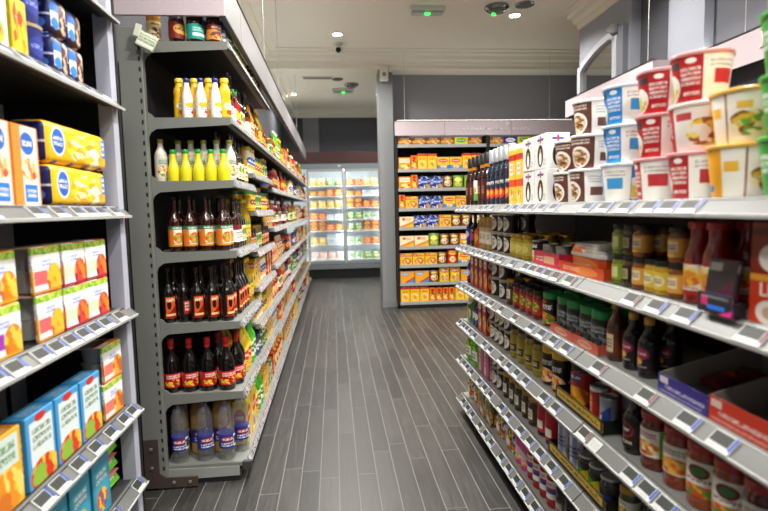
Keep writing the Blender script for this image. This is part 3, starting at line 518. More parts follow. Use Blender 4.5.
add('pouchpk', K('fruit_pot_pack', 'multipack', 'pink and green fruit pot pack', [merge('cup', [lathe('cup', [(.034, 0), (.04, .05), (.044, .052), (.044, .055)], plast('#8a7a3a'), 14)]), box('lid_card', .12, .1, .006, printed('#7fc43a', [('diag', .2, .6, '#e87a8a'), ('food', .3, .4, .2, .2, FRUIT, 4)]), None, .002).moved(0, 0, .055), box('flap', .12, .004, .045, printed('#e88a94', [('diag', .25, .5, '#6fc42e'), ('text', .3, .8, .4, .8, 2, WH, 9)]), None, .001).moved(0, -.05, .018, rx=-.5)], .125, .1, .062))
# --- snack box shelves and freezer
def snack(key, desc, bg, layers, w=.17, h=.165, d=.06): add(key, carton('snack_box', desc, w, d, h, printed(bg, layers)))
snack('sb1', 'yellow biscuit box with red corner', '#efb81c', [('food', .55, .35, .42, .28, ['#d8842c', '#f0d080', '#b8601c'], 4), ('rect', .2, .85, .4, .2, RE), ('text', .05, .36, .8, .9, 1, WH, 12), ('text', .4, .95, .7, .85, 1, '#27408f', 9)])
snack('sb2', 'orange biscuit box with pale panel', '#ee8f24', [('rect', .5, .72, .8, .32, '#f3e6cf'), ('text', .2, .8, .62, .82, 2, '#c8401c', 10), ('food', .5, .25, .44, .2, FOOD, 4)])
snack('sb3', 'navy cookie box with white dots', '#15266e', [('food', .5, .5, .6, .6, ['#15266e', '#15266e', '#e8ecf6', '#0f1c58'], 7), ('ell', .5, .55, .36, .22, '#1f4fb8'), ('text', .22, .78, .46, .64, 1, WH, 9), ('food', .75, .2, .2, .16, [BR, '#c88d4a'], 5)])
snack('sb4', 'yellow snack box with blue base', '#f0c424', [('band', 0, .34, '#2f8ad0'), ('ell', .5, .7, .4, .16, '#d8341c'), ('text', .2, .8, .64, .76, 1, WH, 9), ('food', .5, .28, .3, .2, ['#e89a2c', '#f4dca0'], 4)])
snack('sb5', 'tall yellow snack box with red top', '#f2c21c', [('band', .86, 1, RE), ('text', .2, .8, .6, .78, 2, '#c8301c', 8), ('ell', .5, .35, .34, .22, '#f6e09a'), ('food', .5, .33, .28, .17, ['#e8941c', '#f4c84a', '#c8641c'], 4)], w=.13, h=.21)
snack('sb6', 'small orange biscuit pack', '#e87a1c', [('food', .5, .4, .4, .3, FOOD, 4), ('ell', .5, .82, .3, .12, RE)], w=.085, h=.19)
snack('sb7', 'brown cracker pack with gold picture', '#8a4a1c', [('food', .5, .4, .48, .32, ['#d89a3c', '#e8c47a', '#b8681c'], 3), ('text', .2, .8, .76, .92, 1, CR, 9)], w=.19, h=.1)
snack('sb8', 'yellow-green snack pack', '#d8cf2a', [('ell', .5, .55, .36, .3, '#4f9a2c'), ('text', .25, .75, .48, .66, 1, WH, 9)], w=.19, h=.1)
snack('sb9', 'blue-violet snack pack', '#3a2f8f', [('ell', .5, .55, .36, .3, '#e8ecf6'), ('text', .25, .75, .48, .66, 1, NV, 9)], w=.19, h=.1)
snack('sb10', 'pale cracker box with orange waves', '#f1dfb8', [('diag', .1, .5, '#e87a1c'), ('diag', -.1, .5, '#f2b81c'), ('text', .2, .8, .62, .86, 2, '#b8341c', 10), ('ell', .3, .8, .1, .1, RE)], w=.2, h=.15)
snack('sb11', 'orange box with blue and red stripe', '#f0a01c', [('diag', -.15, .7, '#c8341c'), ('diag', -.3, .7, '#2f8ad0'), ('rect', .35, .78, .5, .24, '#3a94d8'), ('text', .14, .56, .7, .86, 1, WH, 9)], w=.2, h=.165)
add('nutbag', pouch('snack_bag', 'brown and cream snack bag', .14, .07, .17, printed('#7a4a24', [('food', .5, .4, .4, .26, ['#d8b07a', '#8a5a2c', '#f0e0c0'], 5), ('rect', .5, .8, .6, .14, '#e8c43a')], .25), seed=12))
add('grnbag', pouch('snack_bag', 'green and yellow snack bag', .15, .07, .18, printed('#6a9a2c', [('ell', .5, .65, .36, .16, '#f2e04a'), ('food', .5, .3, .36, .2, ['#d8b83a', '#8fb83a', '#f0e0a0'], 4)], .25), seed=13))
def frz(key, name, desc, bg, pic, kind='bag', w=.158, h=.15, acc=WH, seed=1):
    m = printed(bg, [('food', .5, .4, .42, .28, pic, 3), ('rect', .5, .82, .7, .18, acc), ('text', .2, .8, .75, .88, 1, BL if acc == WH else WH, 9)], .3)
    add(key, pouch(name, desc, w, .1, h, m, seed=seed) if kind == 'bag' else carton(name, desc, w, .12, h, m))
frz('fz1', 'frozen_chip_bag', 'yellow frozen bag', '#eec02c', ['#f4d86a', '#e8a02c', CR], seed=21)
frz('fz2', 'frozen_pizza_box', 'red and yellow frozen box', '#d8401c', ['#f0b43a', '#c8341c', CR], 'box', h=.13, acc='#f2c83a')
frz('fz3', 'frozen_vegetable_bag', 'green frozen vegetable bag', '#4f9a3c', VEG, acc='#e9efe0', seed=22)
frz('fz4', 'frozen_fish_box', 'white and blue frozen box', '#e6ecf0', ['#9ac0d8', CR, '#d8c8a0'], 'box', h=.11, acc='#3a8ac8')
frz('fz5', 'frozen_meal_box', 'brown and orange frozen meal box', '#a8561c', ['#e8a83c', '#7a3414', '#f0d090'], 'box', h=.1, acc='#e8861c')
frz('fz6', 'frozen_prawn_bag', 'pale pink frozen bag', '#efd6cc', ['#e8a08a', WH, '#f0c8b8'], acc='#d87a6a', seed=23)
frz('fz7', 'frozen_pea_bag', 'white and green frozen bag', '#dfead2', ['#3f9a2c', '#8fc04a', WH], acc='#3f9a3c', seed=24)

def finish_labels():
    rank = {}
    for o, key, q in sorted(PENDING, key=lambda p: p[2]): rank.setdefault(key, []).append(o.name)
    for o, key, q in PENDING:
        phrase, shelf, desc, tag, end = key; n = rank[key].index(o.name) + 1
        many = COUNT[(phrase, shelf, desc, tag, end)] > 1
        w = ([ordinal(n)] if many else []) + ([tag] if tag else []) + [desc] + ([f'from {end},'] if many else ['on']) + [f'{shelf} {phrase} shelf']
        lab = ' '.join(w)
        if not many: lab = ' '.join(([tag] if tag else []) + [desc, f'on the {shelf} {phrase} shelf'])
        if len(lab.split()) > 16: print('LONG', lab)
        o['label'] = lab

# ------------------------------------------------------------------ the room
CEIL = 3.55
wall_grey = plain('#85868c', .75, 0, 'grey_wall_paint', .03); wall_dark = plain('#55565e', .75, 0, 'slate_wall_paint', .03)
wall_light = plain('#999da8', .75, 0, 'light_grey_wall_paint', .03); ceil_m = plain('#e6e1d0', .85, 0, 'ceiling_paint', .02)
def floor_mat():
    g = G('wood_look_tiles'); g.set(.38)
    tc = g.n('ShaderNodeTexCoord'); sp = g.n('ShaderNodeSeparateXYZ'); g.t.links.new(tc.outputs['Object'], sp.inputs[0])
    X, Y = sp.outputs[0], sp.outputs[1]
    r = g.M('DIVIDE', g.M('ADD', X, .013), .1); row = g.M('FLOOR', r)
    w1 = g.n('ShaderNodeTexWhiteNoise', noise_dimensions='1D'); g.put(w1.inputs['W'], row)
    y = g.M('DIVIDE', g.M('ADD', Y, g.M('MULTIPLY', w1.outputs[0], .95)), .95); cell = g.M('FLOOR', y)
    cb = g.n('ShaderNodeCombineXYZ'); g.put(cb.inputs[0], row); g.put(cb.inputs[1], cell)
    w2 = g.n('ShaderNodeTexWhiteNoise', noise_dimensions='2D'); g.t.links.new(cb.outputs[0], w2.inputs['Vector'])
    fx = g.M('ABSOLUTE', g.M('SUBTRACT', g.M('FRACT', r), .5)); fy = g.M('ABSOLUTE', g.M('SUBTRACT', g.M('FRACT', y), .5))
    line = g.M('MAXIMUM', g.M('GREATER_THAN', fx, .477), g.M('GREATER_THAN', fy, .4978))
    mp = g.n('ShaderNodeMapping'); mp.inputs['Scale'].default_value = (60, 4, 1); g.t.links.new(tc.outputs['Object'], mp.inputs[0])
    off = g.n('ShaderNodeVectorMath', operation='ADD'); g.t.links.new(mp.outputs[0], off.inputs[0]); cb2 = g.n('ShaderNodeCombineXYZ'); g.put(cb2.inputs[1], g.M('MULTIPLY', w2.outputs[0], 50.)); g.t.links.new(cb2.outputs[0], off.inputs[1])
    no = g.n('ShaderNodeTexNoise'); no.inputs['Scale'].default_value = 1.; no.inputs['Detail'].default_value = 5.; g.t.links.new(off.outputs[0], no.inputs['Vector'])
    t = g.M('ADD', g.M('MULTIPLY', no.outputs[0], .75), g.M('MULTIPLY', w2.outputs[0], .35))
    col = g.ramp(t, [(.2, '#222221'), (.5, '#31302f'), (.8, '#403f3d')], 'LINEAR')
    g.put(g.b.inputs['Base Color'], g.mix(line, col, lin('#6a6965')))
    g.put(g.b.inputs['Roughness'], g.M('MULTIPLY_ADD', line, .3, g.M('MULTIPLY_ADD', no.outputs[0], .18, .3)))
    bp = g.n('ShaderNodeBump'); bp.inputs['Distance'].default_value = .002; bp.inputs['Strength'].default_value = .5
    g.put(bp.inputs['Height'], g.M('MULTIPLY_ADD', line, -1., g.M('MULTIPLY', no.outputs[0], .25))); g.t.links.new(bp.outputs[0], g.b.inputs['Normal'])
    return g.m
def slab(x0, x1, y0, y1, z0, z1, m, name='slab'):
    return box(name, x1 - x0, y1 - y0, z1 - z0, m, None, 0).moved((x0 + x1) / 2, (y0 + y1) / 2, z0)
struct('floor', slab(-1.6, 4.4, -3.2, 12, -.1, 0, floor_mat()))
struct('ceiling', slab(-1.6, 4.4, -3.2, 12, CEIL, CEIL + .1, ceil_m))
struct('wall_side', [slab(-1.12, -1.06, 2.70, 12, 0, CEIL, wall_dark), slab(-1.6, -1.06, 2.64, 2.70, 0, CEIL, wall_grey)])
struct('wall_side_front', slab(-1.66, -1.6, -3.2, 2.64, 0, CEIL, wall_grey))
struct('wall_behind', slab(-1.6, 4.4, -3.26, -3.2, 0, CEIL, wall_light))
struct('wall_far', [slab(-1.06, 1.6, 11.70, 11.76, 0, CEIL, wall_dark), slab(-.62, -.28, 11.66, 11.70, 0, CEIL, wall_grey)])
struct('wall_back', [slab(.86, 4.4, 7.74, 7.80, 0, CEIL, wall_grey), slab(1.5, 1.56, 7.8, 11.7, 0, CEIL, wall_grey)])
struct('wall_pillar', slab(.665, .86, 7.44, 7.80, 0, 3.36, wall_light if False else plain('#7d8082', .7, 0, 'pillar_paint', .03)))
struct('wall_mirror_side', [slab(2.95, 3.0, -3.2, 5.95, 0, CEIL, wall_dark), slab(2.85, 2.95, 4.90, 5.95, 0, CEIL, wall_light), slab(2.87, 2.95, 3.92, 4.36, 0, CEIL, wall_light), slab(2.9, 2.95, 1.9, 2.4, 0, CEIL, wall_light), slab(3.0, 4.4, 5.90, 5.95, 0, CEIL, wall_grey)])
struct('wall_corner', slab(4.34, 4.4, 5.95, 7.74, 0, CEIL, wall_dark))
struct('baseboard_pillar', slab(.655, .87, 7.43, 7.44, 0, .09, plain('#77797b', .6)))
def cornice(name, x0, x1, y, s=1):
    """stepped plaster cornice along x; s=-1 faces the camera"""
    pr = [(0, CEIL), (0, CEIL - .15), (.025, CEIL - .15), (.03, CEIL - .11), (.07, CEIL - .10), (.09, CEIL - .05), (.15, CEIL - .04), (.16, CEIL - .015), (.24, CEIL - .012), (.24, CEIL)]
    return prism(name, [(y - a, z) for a, z in pr], x0, x1, ceil_m)
def cornice_y(name, x, y0, y1, s):
    p = cornice(name, 0, y1 - y0, 0).moved(0, 0, 0, rz=PI / 2 * s)
    return p.moved(x, y0 if s > 0 else y1, 0)
struct('trim_beam', [slab(-1.06, 4.34, 7.42, 7.74, 3.34, CEIL, ceil_m), cornice('c', -1.06, 4.34, 7.42)])
struct('trim_far', cornice('c', -1.06, 1.5, 11.66))
struct('trim_side', [slab(-1.06, -.95, 2.7, 11.7, 3.30, CEIL, ceil_m), cornice_y('c', -.95, 2.6, 11.6, 1)])
struct('trim_mirror_side', cornice_y('c', 2.85, -3.2, 5.95, -1))

# ------------------------------------------------------------------ shelving
steel = plain('#7d807a', .45, .2, 'grey_shelf_steel', .05); steel_l = plain('#a3a5a0', .4, .3, 'light_shelf_steel', .04); black = plain('#0b0b0c', .5, 0, 'black_panel')
dark_in = plain('#151415', .6, 0, 'dark_back_panel'); white_st = plain('#a5a6a4', .4, .1, 'pale_shelf_steel', .03)
rail_m = plain('#5c5e5c', .4, .2, 'price_rail_grey', .03)
hdr = plain('#c4b7bc', .5, 0, 'header_panel', .02)
def slots():
    g = G('slotted_upright'); g.set(.45, .2)
    tc = g.n('ShaderNodeTexCoord'); sp = g.n('ShaderNodeSeparateXYZ'); g.t.links.new(tc.outputs['Object'], sp.inputs[0])
    m = g.M('MULTIPLY', g.M('LESS_THAN', g.M('ABSOLUTE', g.M('SUBTRACT', sp.outputs[1], .410)), .0045), g.M('LESS_THAN', g.M('FRACT', g.M('DIVIDE', sp.outputs[2], .05)), .42))
    g.put(g.b.inputs['Base Color'], g.mix(m, lin('#7d807a'), lin('#151515'))); return g.m
slot_m = slots()
def strip_mat():
    """printed paper price tickets, one after the other in a clear holder (u runs in metres)"""
    g = G('paper_price_strip'); g.set(.3)
    uv, u, v, _ = g.uv()
    c = g.M('DIVIDE', u, .085); f = g.M('FRACT', c); wn = g.n('ShaderNodeTexWhiteNoise', noise_dimensions='1D'); g.put(wn.inputs['W'], g.M('FLOOR', c))
    tcol = g.ramp(wn.outputs[0], [(0, '#1d1d22'), (.45, '#1f2c6a'), (.62, '#a8241f'), (.75, '#1d1d22')])
    tick = g.M('MULTIPLY', g.M('MULTIPLY', g.M('GREATER_THAN', f, .1), g.M('LESS_THAN', f, .9)), g.M('MULTIPLY', g.M('GREATER_THAN', v, .12), g.M('LESS_THAN', v, .9)))
    col = g.mix(tick, lin('#77787a'), lin('#c4c3bf'))
    w2 = g.n('ShaderNodeTexWhiteNoise', noise_dimensions='2D'); cb = g.n('ShaderNodeCombineXYZ'); g.put(cb.inputs[0], g.M('FLOOR', g.M('MULTIPLY', u, 160.))); g.put(cb.inputs[1], g.M('FLOOR', g.M('MULTIPLY', v, 6.))); g.t.links.new(cb.outputs[0], w2.inputs['Vector'])
    txt = g.M('MULTIPLY', g.M('MULTIPLY', tick, g.M('GREATER_THAN', w2.outputs[0], .42)), g.M('MULTIPLY', g.M('GREATER_THAN', f, .2), g.M('LESS_THAN', f, .75)))
    g.put(g.b.inputs['Base Color'], g.mix(txt, col, tcol)); return g.m
strip_m = strip_mat()
def tagmat(side):
    return printed('#b2b5b3', [('rect', .44, .64, .8, .62, '#1c221d'), ('text', .14, .74, .44, .82, 2, '#0a0c0a', 16), ('rect', .93, .62, .14, .76, side), ('text', .1, .8, .08, .24, 2, '#8a8c8a', 40)], .55)
TAGB = box('price_tag', .07, .007, .046, tagmat('#1c3a92'), plain('#b4b7b6', .4), .0008); TAGR = box('price_tag', .07, .007, .046, tagmat('#5e1828'), plain('#b4b7b6', .4), .0008)
TAGW = box('price_tag', .06, .004, .04, printed('#a9aaa7', [('text', .1, .9, .2, .8, 3, '#8a8a88', 20)], .4), None, .001)

def shelf_unit(U, x0, x1, depth, levels, label, kind='paper', steelm=steel, back=dark_in, back_z=2.3, name='shelf_bay', end_at=None, uprights=(True, True), tags=None, lip=.03, base_h=.09, upm=None):
    t = thing(name, label, 'shelves', U.W(0, 0, 0), U.rz)
    part(box('back_panel', x1 - x0 - .006, .02, back_z - .03, back, None, 0).moved((x0 + x1) / 2, depth + .0115, .03), t)
    part(prism('plinth', [(.03, 0), (.03, base_h - .03), (depth, base_h - .03), (depth, 0)], x0 + .004, x1 - .004, black if kind != 'paper' else plain('#2b2b2b', .6)), t)
    for k, (ok, x) in enumerate(zip(uprights, (x0, x1))):
        if ok: part(box('upright', .03, .075, back_z, upm or slot_m, None, .002).moved(x + (.015 if k == 0 else -.015), depth + .045, 0), t)
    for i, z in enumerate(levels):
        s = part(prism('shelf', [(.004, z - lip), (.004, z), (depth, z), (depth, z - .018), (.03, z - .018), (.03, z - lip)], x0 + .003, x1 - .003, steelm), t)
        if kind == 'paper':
            part(slab(x0 + .006, x1 - .006, .032, depth - .002, z - .0205, z - .0182, black, 'underside_shade'), s)  # black sheet paints in the shade below each shelf
            part(prism('price_strip', [(-.018, z - .036), (-.0195, z - .033), (-.003, z + .009), (.002, z + .007), (.003, z - .022)], x0 + .004, x1 - .004, strip_m, white_st), s)
        else:
            part(prism('price_rail', [(-.026, z - .036), (-.028, z - .033), (.012, z + .004), (.016, z + .004), (.016, z - .028), (-.02, z - .04)], x0 + .003, x1 - .003, rail_m), s)
            part(prism('rail_edge', [(-.030, z - .040), (-.031, z - .032), (-.028, z - .031), (-.026, z - .040)], x0 + .003, x1 - .003, plain('#b9bab8', .35)), s)
            x = x0 + .05
            while x < x1 - .05:
                q = rnd.random()
                if q < .80:
                    p = (TAGR if q < (.42 if (tags and i in tags) else .06) else TAGB) if q < .785 else TAGW
                    o = part(p, s); o.location = (x, -.0295, z - .033); o.rotation_euler = (-.80, 0, 0); x += .08 if rnd.random() < .45 else .115
                else: x += .09
    return t

# ---- bottle aisle (single-sided run against the wall)
UB = Unit('bottle aisle', -.5, 2.73, PI / 2)
LV1 = [2.25, 1.885, 1.575, 1.22, .855, .485, .105]; LV2 = [2.25, 1.885, 1.66, 1.42, 1.16, .93, .69, .46, .105]; LV3 = [1.885, 1.605, 1.28, .975, .68, .42, .105]
NM = {2.25: 'topmost', 1.885: 'overhead', 1.575: 'head-high', 1.22: 'chest-high', .855: 'waist-high', .485: 'knee-high', .105: 'bottom',
      1.66: 'head-high', 1.42: 'eye-high', 1.16: 'chest-high', .93: 'elbow-high', .69: 'thigh-high', .46: 'knee-high', 1.605: 'head-high', 1.28: 'chest-high', .975: 'elbow-high', .68: 'thigh-high', .42: 'knee-high'}
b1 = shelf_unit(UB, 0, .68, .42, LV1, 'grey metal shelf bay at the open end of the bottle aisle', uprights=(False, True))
# open end: slotted post, bracket under every shelf, foot and rust-brown angle plate
up = part(box('slotted_upright', .04, .11, 2.31, slot_m, None, .003).moved(-.02, .451, 0), b1)
for z in LV1[:-1]:
    part(prism('shelf_bracket', [(.0, z - .034), (.0, z + .003), (.365, z + .003), (.38, z + .02), (.395, z + .03), (.395, z - .09), (.385, z - .07), (.36, z - .052)], -.008, 0, steel), b1)
foot = part(prism('foot', [(.035, .035), (.035, .085), (.43, .09), (.43, .03)], -.012, .0, steel_l), b1)
part(prism('foot_lip', [(.02, .085), (.02, .105), (.43, .105), (.43, .085)], -.008, 0, steel), b1)
rust = plain('#4e423b', .6, .3, 'brown_angle_plate', .2)
ang = part(prism('angle_plate', [(.24, .012), (.24, .062), (.40, .065), (.43, .09), (.43, .27), (.50, .27), (.50, .012)], -.05, -.042, rust), b1, 'rust-brown angle plate')
for y, z in ((.28, .037), (.36, .038), (.465, .12), (.465, .22)):
    part(lathe('bolt', [(.009, 0), (.008, .004), (.004, .005)], plain('#c9c4b8', .3, .8), 10).moved(-.05, y, z, ry=-PI / 2), ang)
part(slab(-.04, -.012, .44, .5, .0, .03, black, 'foot_pad'), b1)
part(box('rail_end_cap', .02, .05, .05, plain('#3a3a3a', .5), None, .004).moved(-.0, -.005, .06), b1)
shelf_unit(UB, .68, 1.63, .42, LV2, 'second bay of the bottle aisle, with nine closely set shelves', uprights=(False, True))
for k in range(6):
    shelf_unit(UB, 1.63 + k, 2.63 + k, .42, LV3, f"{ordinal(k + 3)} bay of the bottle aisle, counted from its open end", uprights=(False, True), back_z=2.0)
# header board hung over the bottle aisle
hd = thing('header_board', 'long pale header board hung above the bottle aisle', 'sign', (0, 0, 0))
segs = [2.74, 3.2, 4.4, 5.6, 6.8, 8.0, 9.2, 10.3]
for a, b in zip(segs[:-1], segs[1:]): part(slab(-.525, -.505, a + .003, b - .003, 2.375, 2.585, plain('#8f8c8e', .45, .1, 'grey_board', .03), 'board_panel'), hd)
part(slab(-1.055, -.505, 2.72, 2.74, 2.375, 2.585, hdr, 'end_panel'), hd)
part(slab(-.53, -.50, 2.72, 10.3, 2.585, 2.592, black, 'top_trim'), hd); part(slab(-.53, -.50, 2.72, 10.3, 2.366, 2.375, black, 'bottom_trim'), hd)
wire = plain('#c9c9c6', .4, .5, 'hanging_wire')
for y in (4.36, 5.45, 8.0): part(tube('wire', [(-.515, y, 2.59), (-.515, y, CEIL)], .003, wire, 6), hd)
# crumpled ticket holder hanging from the post top
ct = printed('#cfd8c0', [('text', .05, .95, .1, .9, 4, '#6b7a4a', 10), ('rect', .5, .2, .9, .2, '#f2f4e6')], .3)
ho = thing('ticket_holder', 'crumpled spare ticket holder dangling from top of grey post', 'holder', (-.875, 2.66, 2.2))
part(box('ticket', .085, .02, .07, ct, None, .004, 0, None, 2).moved(0, 0, 0, ry=.45, rz=.2), ho); part(box('clip', .03, .012, .06, plain('#d9dccb', .3), None, .003).moved(-.03, -.008, .05, ry=.3), ho)

D = KD
END = 'aisle edge'
def endrow(key, z, xs_y, x, tag='', turn=-.6, jit=.003):
    for y in xs_y: UB.put(D[key], x + rnd.uniform(-jit, jit), y, z, NM[z], turn + rnd.uniform(-.2, .2), True, tag, END)
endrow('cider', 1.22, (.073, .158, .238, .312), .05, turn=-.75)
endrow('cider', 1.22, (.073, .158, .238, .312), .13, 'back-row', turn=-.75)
endrow('ale', .855, (.07, .147, .222, .365), .05, turn=-.8); endrow('porter', .855, (.292,), .06); endrow('ale', .855, (.07, .147, .222, .36), .13, 'back-row')
endrow('syrup', .485, (.09, .188, .281, .372), .06, turn=-.8); endrow('syrup', .485, (.06, .155), .155, 'back-row', turn=-.3)
endrow('water', .105, (.107, .219, .35), .055, turn=-1.); endrow('water', .105, (.048,), .15, 'back-row', -.9); endrow('juice', .105, (.16, .275, .37), .152, 'back-row', -.9)
endrow('lemon', 1.575, (.055, .117, .179, .241, .303), .045, turn=-.7); endrow('dressing', 1.575, (.368,), .065, turn=-.8); endrow('dressing', 1.575, (.035, .10, .165, .23, .295), .115, 'back-row', -.8)
endrow('milk', 1.885, (.077, .148, .217), .04, turn=-.75); endrow('yellowb', 1.885, (.042, .118, .19, .265), .09, 'back-row', -.75)
KD['teal'] = jar('sauce_jar', 'round jar with teal label', .14, .043, sauce('#2a1a0a'), lid_dark, printed('#1f9a8a', [('rect', .5, .3, .6, .2, WH), ('text', .2, .8, .5, .8, 2, '#bfeee2', 8), ('ell', .85, .3, .1, .14, '#e8d21c')]))
for key, y, x in (('goldoil', .375, .09), ('brownjar', .255, .06), ('teal', .165, .06), ('chutney', .075, .06)): UB.put(D[key], x, y, 2.25, NM[2.25], -.7)
def seq(z, x, xe, keys, rows=1, detail=False, lens=None):
    for i, (key, L) in enumerate(keys):
        k = D[key]; e = min(xe, x + L)
        if e - x >= k.w * .95: UB.run(k, x, e, z, NM[z], rows, detail=detail, back_detail=False, gap=.006, set_back=.034 if z > 2 else .02)
        x = e + .006
        if x >= xe: break
S1 = {2.25: [('bluejar', .16), ('pickle', .16), ('mustard', .25)], 1.885: [('vinegar', .14), ('redbottle', .13), ('oliveoil', .15), ('goldoil', .1)], 1.575: [('vinegar', .14), ('oliveoil', .2), ('goldoil', .3)],
      1.22: [('vinegar', .15), ('oliveoil', .15), ('oil', .28)], .855: [('ale', .3), ('oil', .18), ('goldoil', .1)], .485: [('syrup', .1), ('yellowbig', .2), ('greenb', .22)], .105: [('yellowbox', .34), ('yellowbig', .2)]}
for z, ks in S1.items(): seq(z, .19 if z < 2 else .12, .67, ks, 2, True)
S2 = {2.25: [('mustard', .2), ('chutney', .2), ('pickle', .25), ('brownjar', .2)], 1.885: [('vinegar', .15), ('goldoil', .15), ('ale', .2), ('oil', .18), ('brownjar', .2)], 1.66: [('mayo', .26), ('mustard', .2), ('ketchup', .2), ('pickle', .25)],
      1.42: [('redbottle', .2), ('pickle', .3), ('mustard', .3), ('chutney', .2)], 1.16: [('vinegar', .2), ('pickle', .25), ('goldoil', .2), ('chutney', .2)], .93: [('yelpk', .3), ('mayo', .3), ('redpk', .3)],
      .69: [('oil', .35), ('redbottle', .2), ('yelpk', .35)], .46: [('oliveoil', .2), ('greenb', .3), ('yelpk', .35)], .105: [('greenb', .2), ('yelpk', .3), ('grnpk', .2), ('redpk', .2)]}
H2 = {1.66: .2, 1.42: .21, 1.16: .23, .93: .2, .69: .21, .46: .2, .105: .33}
for z, ks in S2.items(): seq(z, .70, 1.61, [(k if D[k].h < H2.get(z, 1) else {'oil': 'mayo', 'oliveoil': 'bluejar', 'goldoil': 'chutney', 'greenb': 'pickle', 'ketchup': 'mustard', 'redbottle': 'mustard'}.get(k, 'chutney'), L) for k, L in ks], 2, True)
POOL = {1.885: ['oil', 'goldoil', 'vinegar', 'saucepk', 'ketchup', 'greenb', 'crispr', 'saucepk', 'oliveoil', 'brownjar', 'redbottle', 'pickle'], 1.605: ['mayo', 'pickle', 'redbottle', 'mustard', 'brownjar', 'ricebag', 'chutney', 'bluejar', 'redbottle'],
        1.28: ['brownjar', 'ricebag', 'redbottle', 'crispr', 'pastabag', 'ketchup', 'crispg', 'pickle', 'vinegar', 'goldoil'], .975: ['brownjar', 'ricebag', 'pastabag', 'redbottle', 'yelpk', 'grnpk', 'redpk', 'chutney', 'bluejar'], .68: ['crispr', 'whitepk', 'redpk', 'bluejar', 'grnpk', 'crispg', 'pickle', 'brownjar', 'ketchup'],
        .42: ['saucepk', 'whitepk', 'redbottle', 'crispy', 'crispg', 'chutney', 'brownjar', 'ricebag', 'grnpk'], .105: ['yelpk', 'oil', 'pastabag', 'crispr', 'vinegar', 'ricebag', 'greenb', 'ketchup']}
r2 = random.Random(5)
for z, pool in POOL.items():
    x = 1.66; last = None
    while x < 7.45:
        key = r2.choice([p for p in pool if p != last]); last = key; k = D[key]
        n = r2.choice([2, 3, 3, 4]); e = min(7.55, x + n * (k.w + .006))
        if e - x > k.w: UB.run(k, x, e, z, NM[z], 1, detail=False, gap=.006, set_back=r2.choice([.01, .02, .045]))
        x = e + r2.choice([.006, .012, .012, .05])
bas = thing('floor_basket', 'small low basket with red and green packets at far floor end of the bottle aisle', 'basket', (-.42, 9.6, 0)) if False else None

# ---- sauce unit on the other side of the aisle
US = Unit('sauce unit', .845, 3.52, -PI / 2, dr=-1)
SL = {'top': 1.425, 'chest-high': 1.165, 'waist-high': .91, 'thigh-high': .65, 'knee-high': .395, 'bottom': .125}
for k, nm in enumerate(('fourth', 'third', 'second', 'nearby first')):
    pass
for k, lab in enumerate(('bay of the sauce unit beside the snack boxes, with blue price tags', 'bay of the sauce unit under the brown porridge pots', 'bay of the sauce unit under the red porridge pots', 'bay of the sauce unit closest to the camera, holding pasta sauce')):
    shelf_unit(US, .9 * k, .9 * k + .9, .4, list(SL.values()), lab, 'esl', white_st, plain('#0d0d0e', .6), 1.42, 'shelf_bay', uprights=(False, True), tags=(1, 2), upm=black)
def R(key, yf, yn, lv, rows=1, stack=1, n=None, set_back=.03, **kw):
    US.run(D[key], 3.52 - yf, 3.52 - yn, SL[lv], lv, rows, stack, set_back, rev=True, n=n, **kw)
# top
R('winecap', 3.50, 3.30, 'top', 2); R('winewhite', 3.29, 3.215, 'top', 1); R('winecap', 3.21, 3.02, 'top', 2); R('silvercap', 3.01, 2.60, 'top', 2)
R('tallcarton', 2.59, 2.40, 'top', 2); R('penguin', 2.39, 2.115, 'top', 1, 2, n=2)
for key, ys, lv in (('potbrown', (2.035, 1.875), 3), ('potblue', (1.65,), 3), ('potred', (1.462,), 3), ('potredw', (1.30,), 3), ('potyel', (1.145,), 2), ('potgreen', (.986,), 4)):
    for i, y in enumerate(ys):
        for q in range(lv):
            if key == 'potbrown' and i == 0 and q == 2: continue
            kk = 'potred' if key == 'potredw' and q == 2 else key
            tq = {'potbrown': (.5, .9, .8), 'potblue': (-.35, .55, .85), 'potred': (.1, .75, 1.0), 'potredw': (.35, .3, .95), 'potyel': (.9, .1), 'potgreen': (.6, .6, .6, .6)}[key][q]
            if key == 'potredw' and q == 0: kk = 'potred'
            US.put(D[kk], 3.52 - y, (.018 if key == 'potgreen' else .03) + .075 + rnd.uniform(-.006, .006), SL['top'] + q * .122, 'top', tq + rnd.uniform(-.15, .15), True, ('lower', 'upper', 'topmost', 'highest')[q])
for key, y in (('potbrown', 1.95), ('potblue', 1.75), ('potred', 1.55), ('potredw', 1.38), ('potyel', 1.21)):
    for q in range(2 if key != 'potyel' else 1): US.put(D[key], 3.52 - y, .265, SL['top'] + q * .122, 'top', rnd.uniform(-.5, .5), False, 'back-row ' + ('lower', 'upper')[q])
# chest-high
R('bluebot', 3.5, 3.4, 'chest-high', 2); R('mixp', 3.39, 3.29, 'chest-high', 2); R('mixo', 3.28, 3.19, 'chest-high', 2); R('tangold', 3.17, 2.94, 'chest-high', 2)
R('cantins', 2.92, 2.62, 'chest-high', 2, 2); R('yelljar', 2.61, 2.34, 'chest-high', 3, 1, n=3); R('blkwhite', 2.31, 2.225, 'chest-high', 1, 1, n=1)
KD['yelljar'].h = .115
R('jarg', 1.61, 1.555, 'chest-high', 2, 2, n=1); R('jarblk', 1.552, 1.498, 'chest-high', 2, 2, n=1); R('jaram', 1.495, 1.441, 'chest-high', 2, 2, n=1); R('jary', 1.438, 1.33, 'chest-high', 2, 1, n=2)
R('jaram', 1.327, 1.273, 'chest-high', 2, 2, n=1); R('tomato', 1.272, 1.134, 'chest-high', 2, n=2)
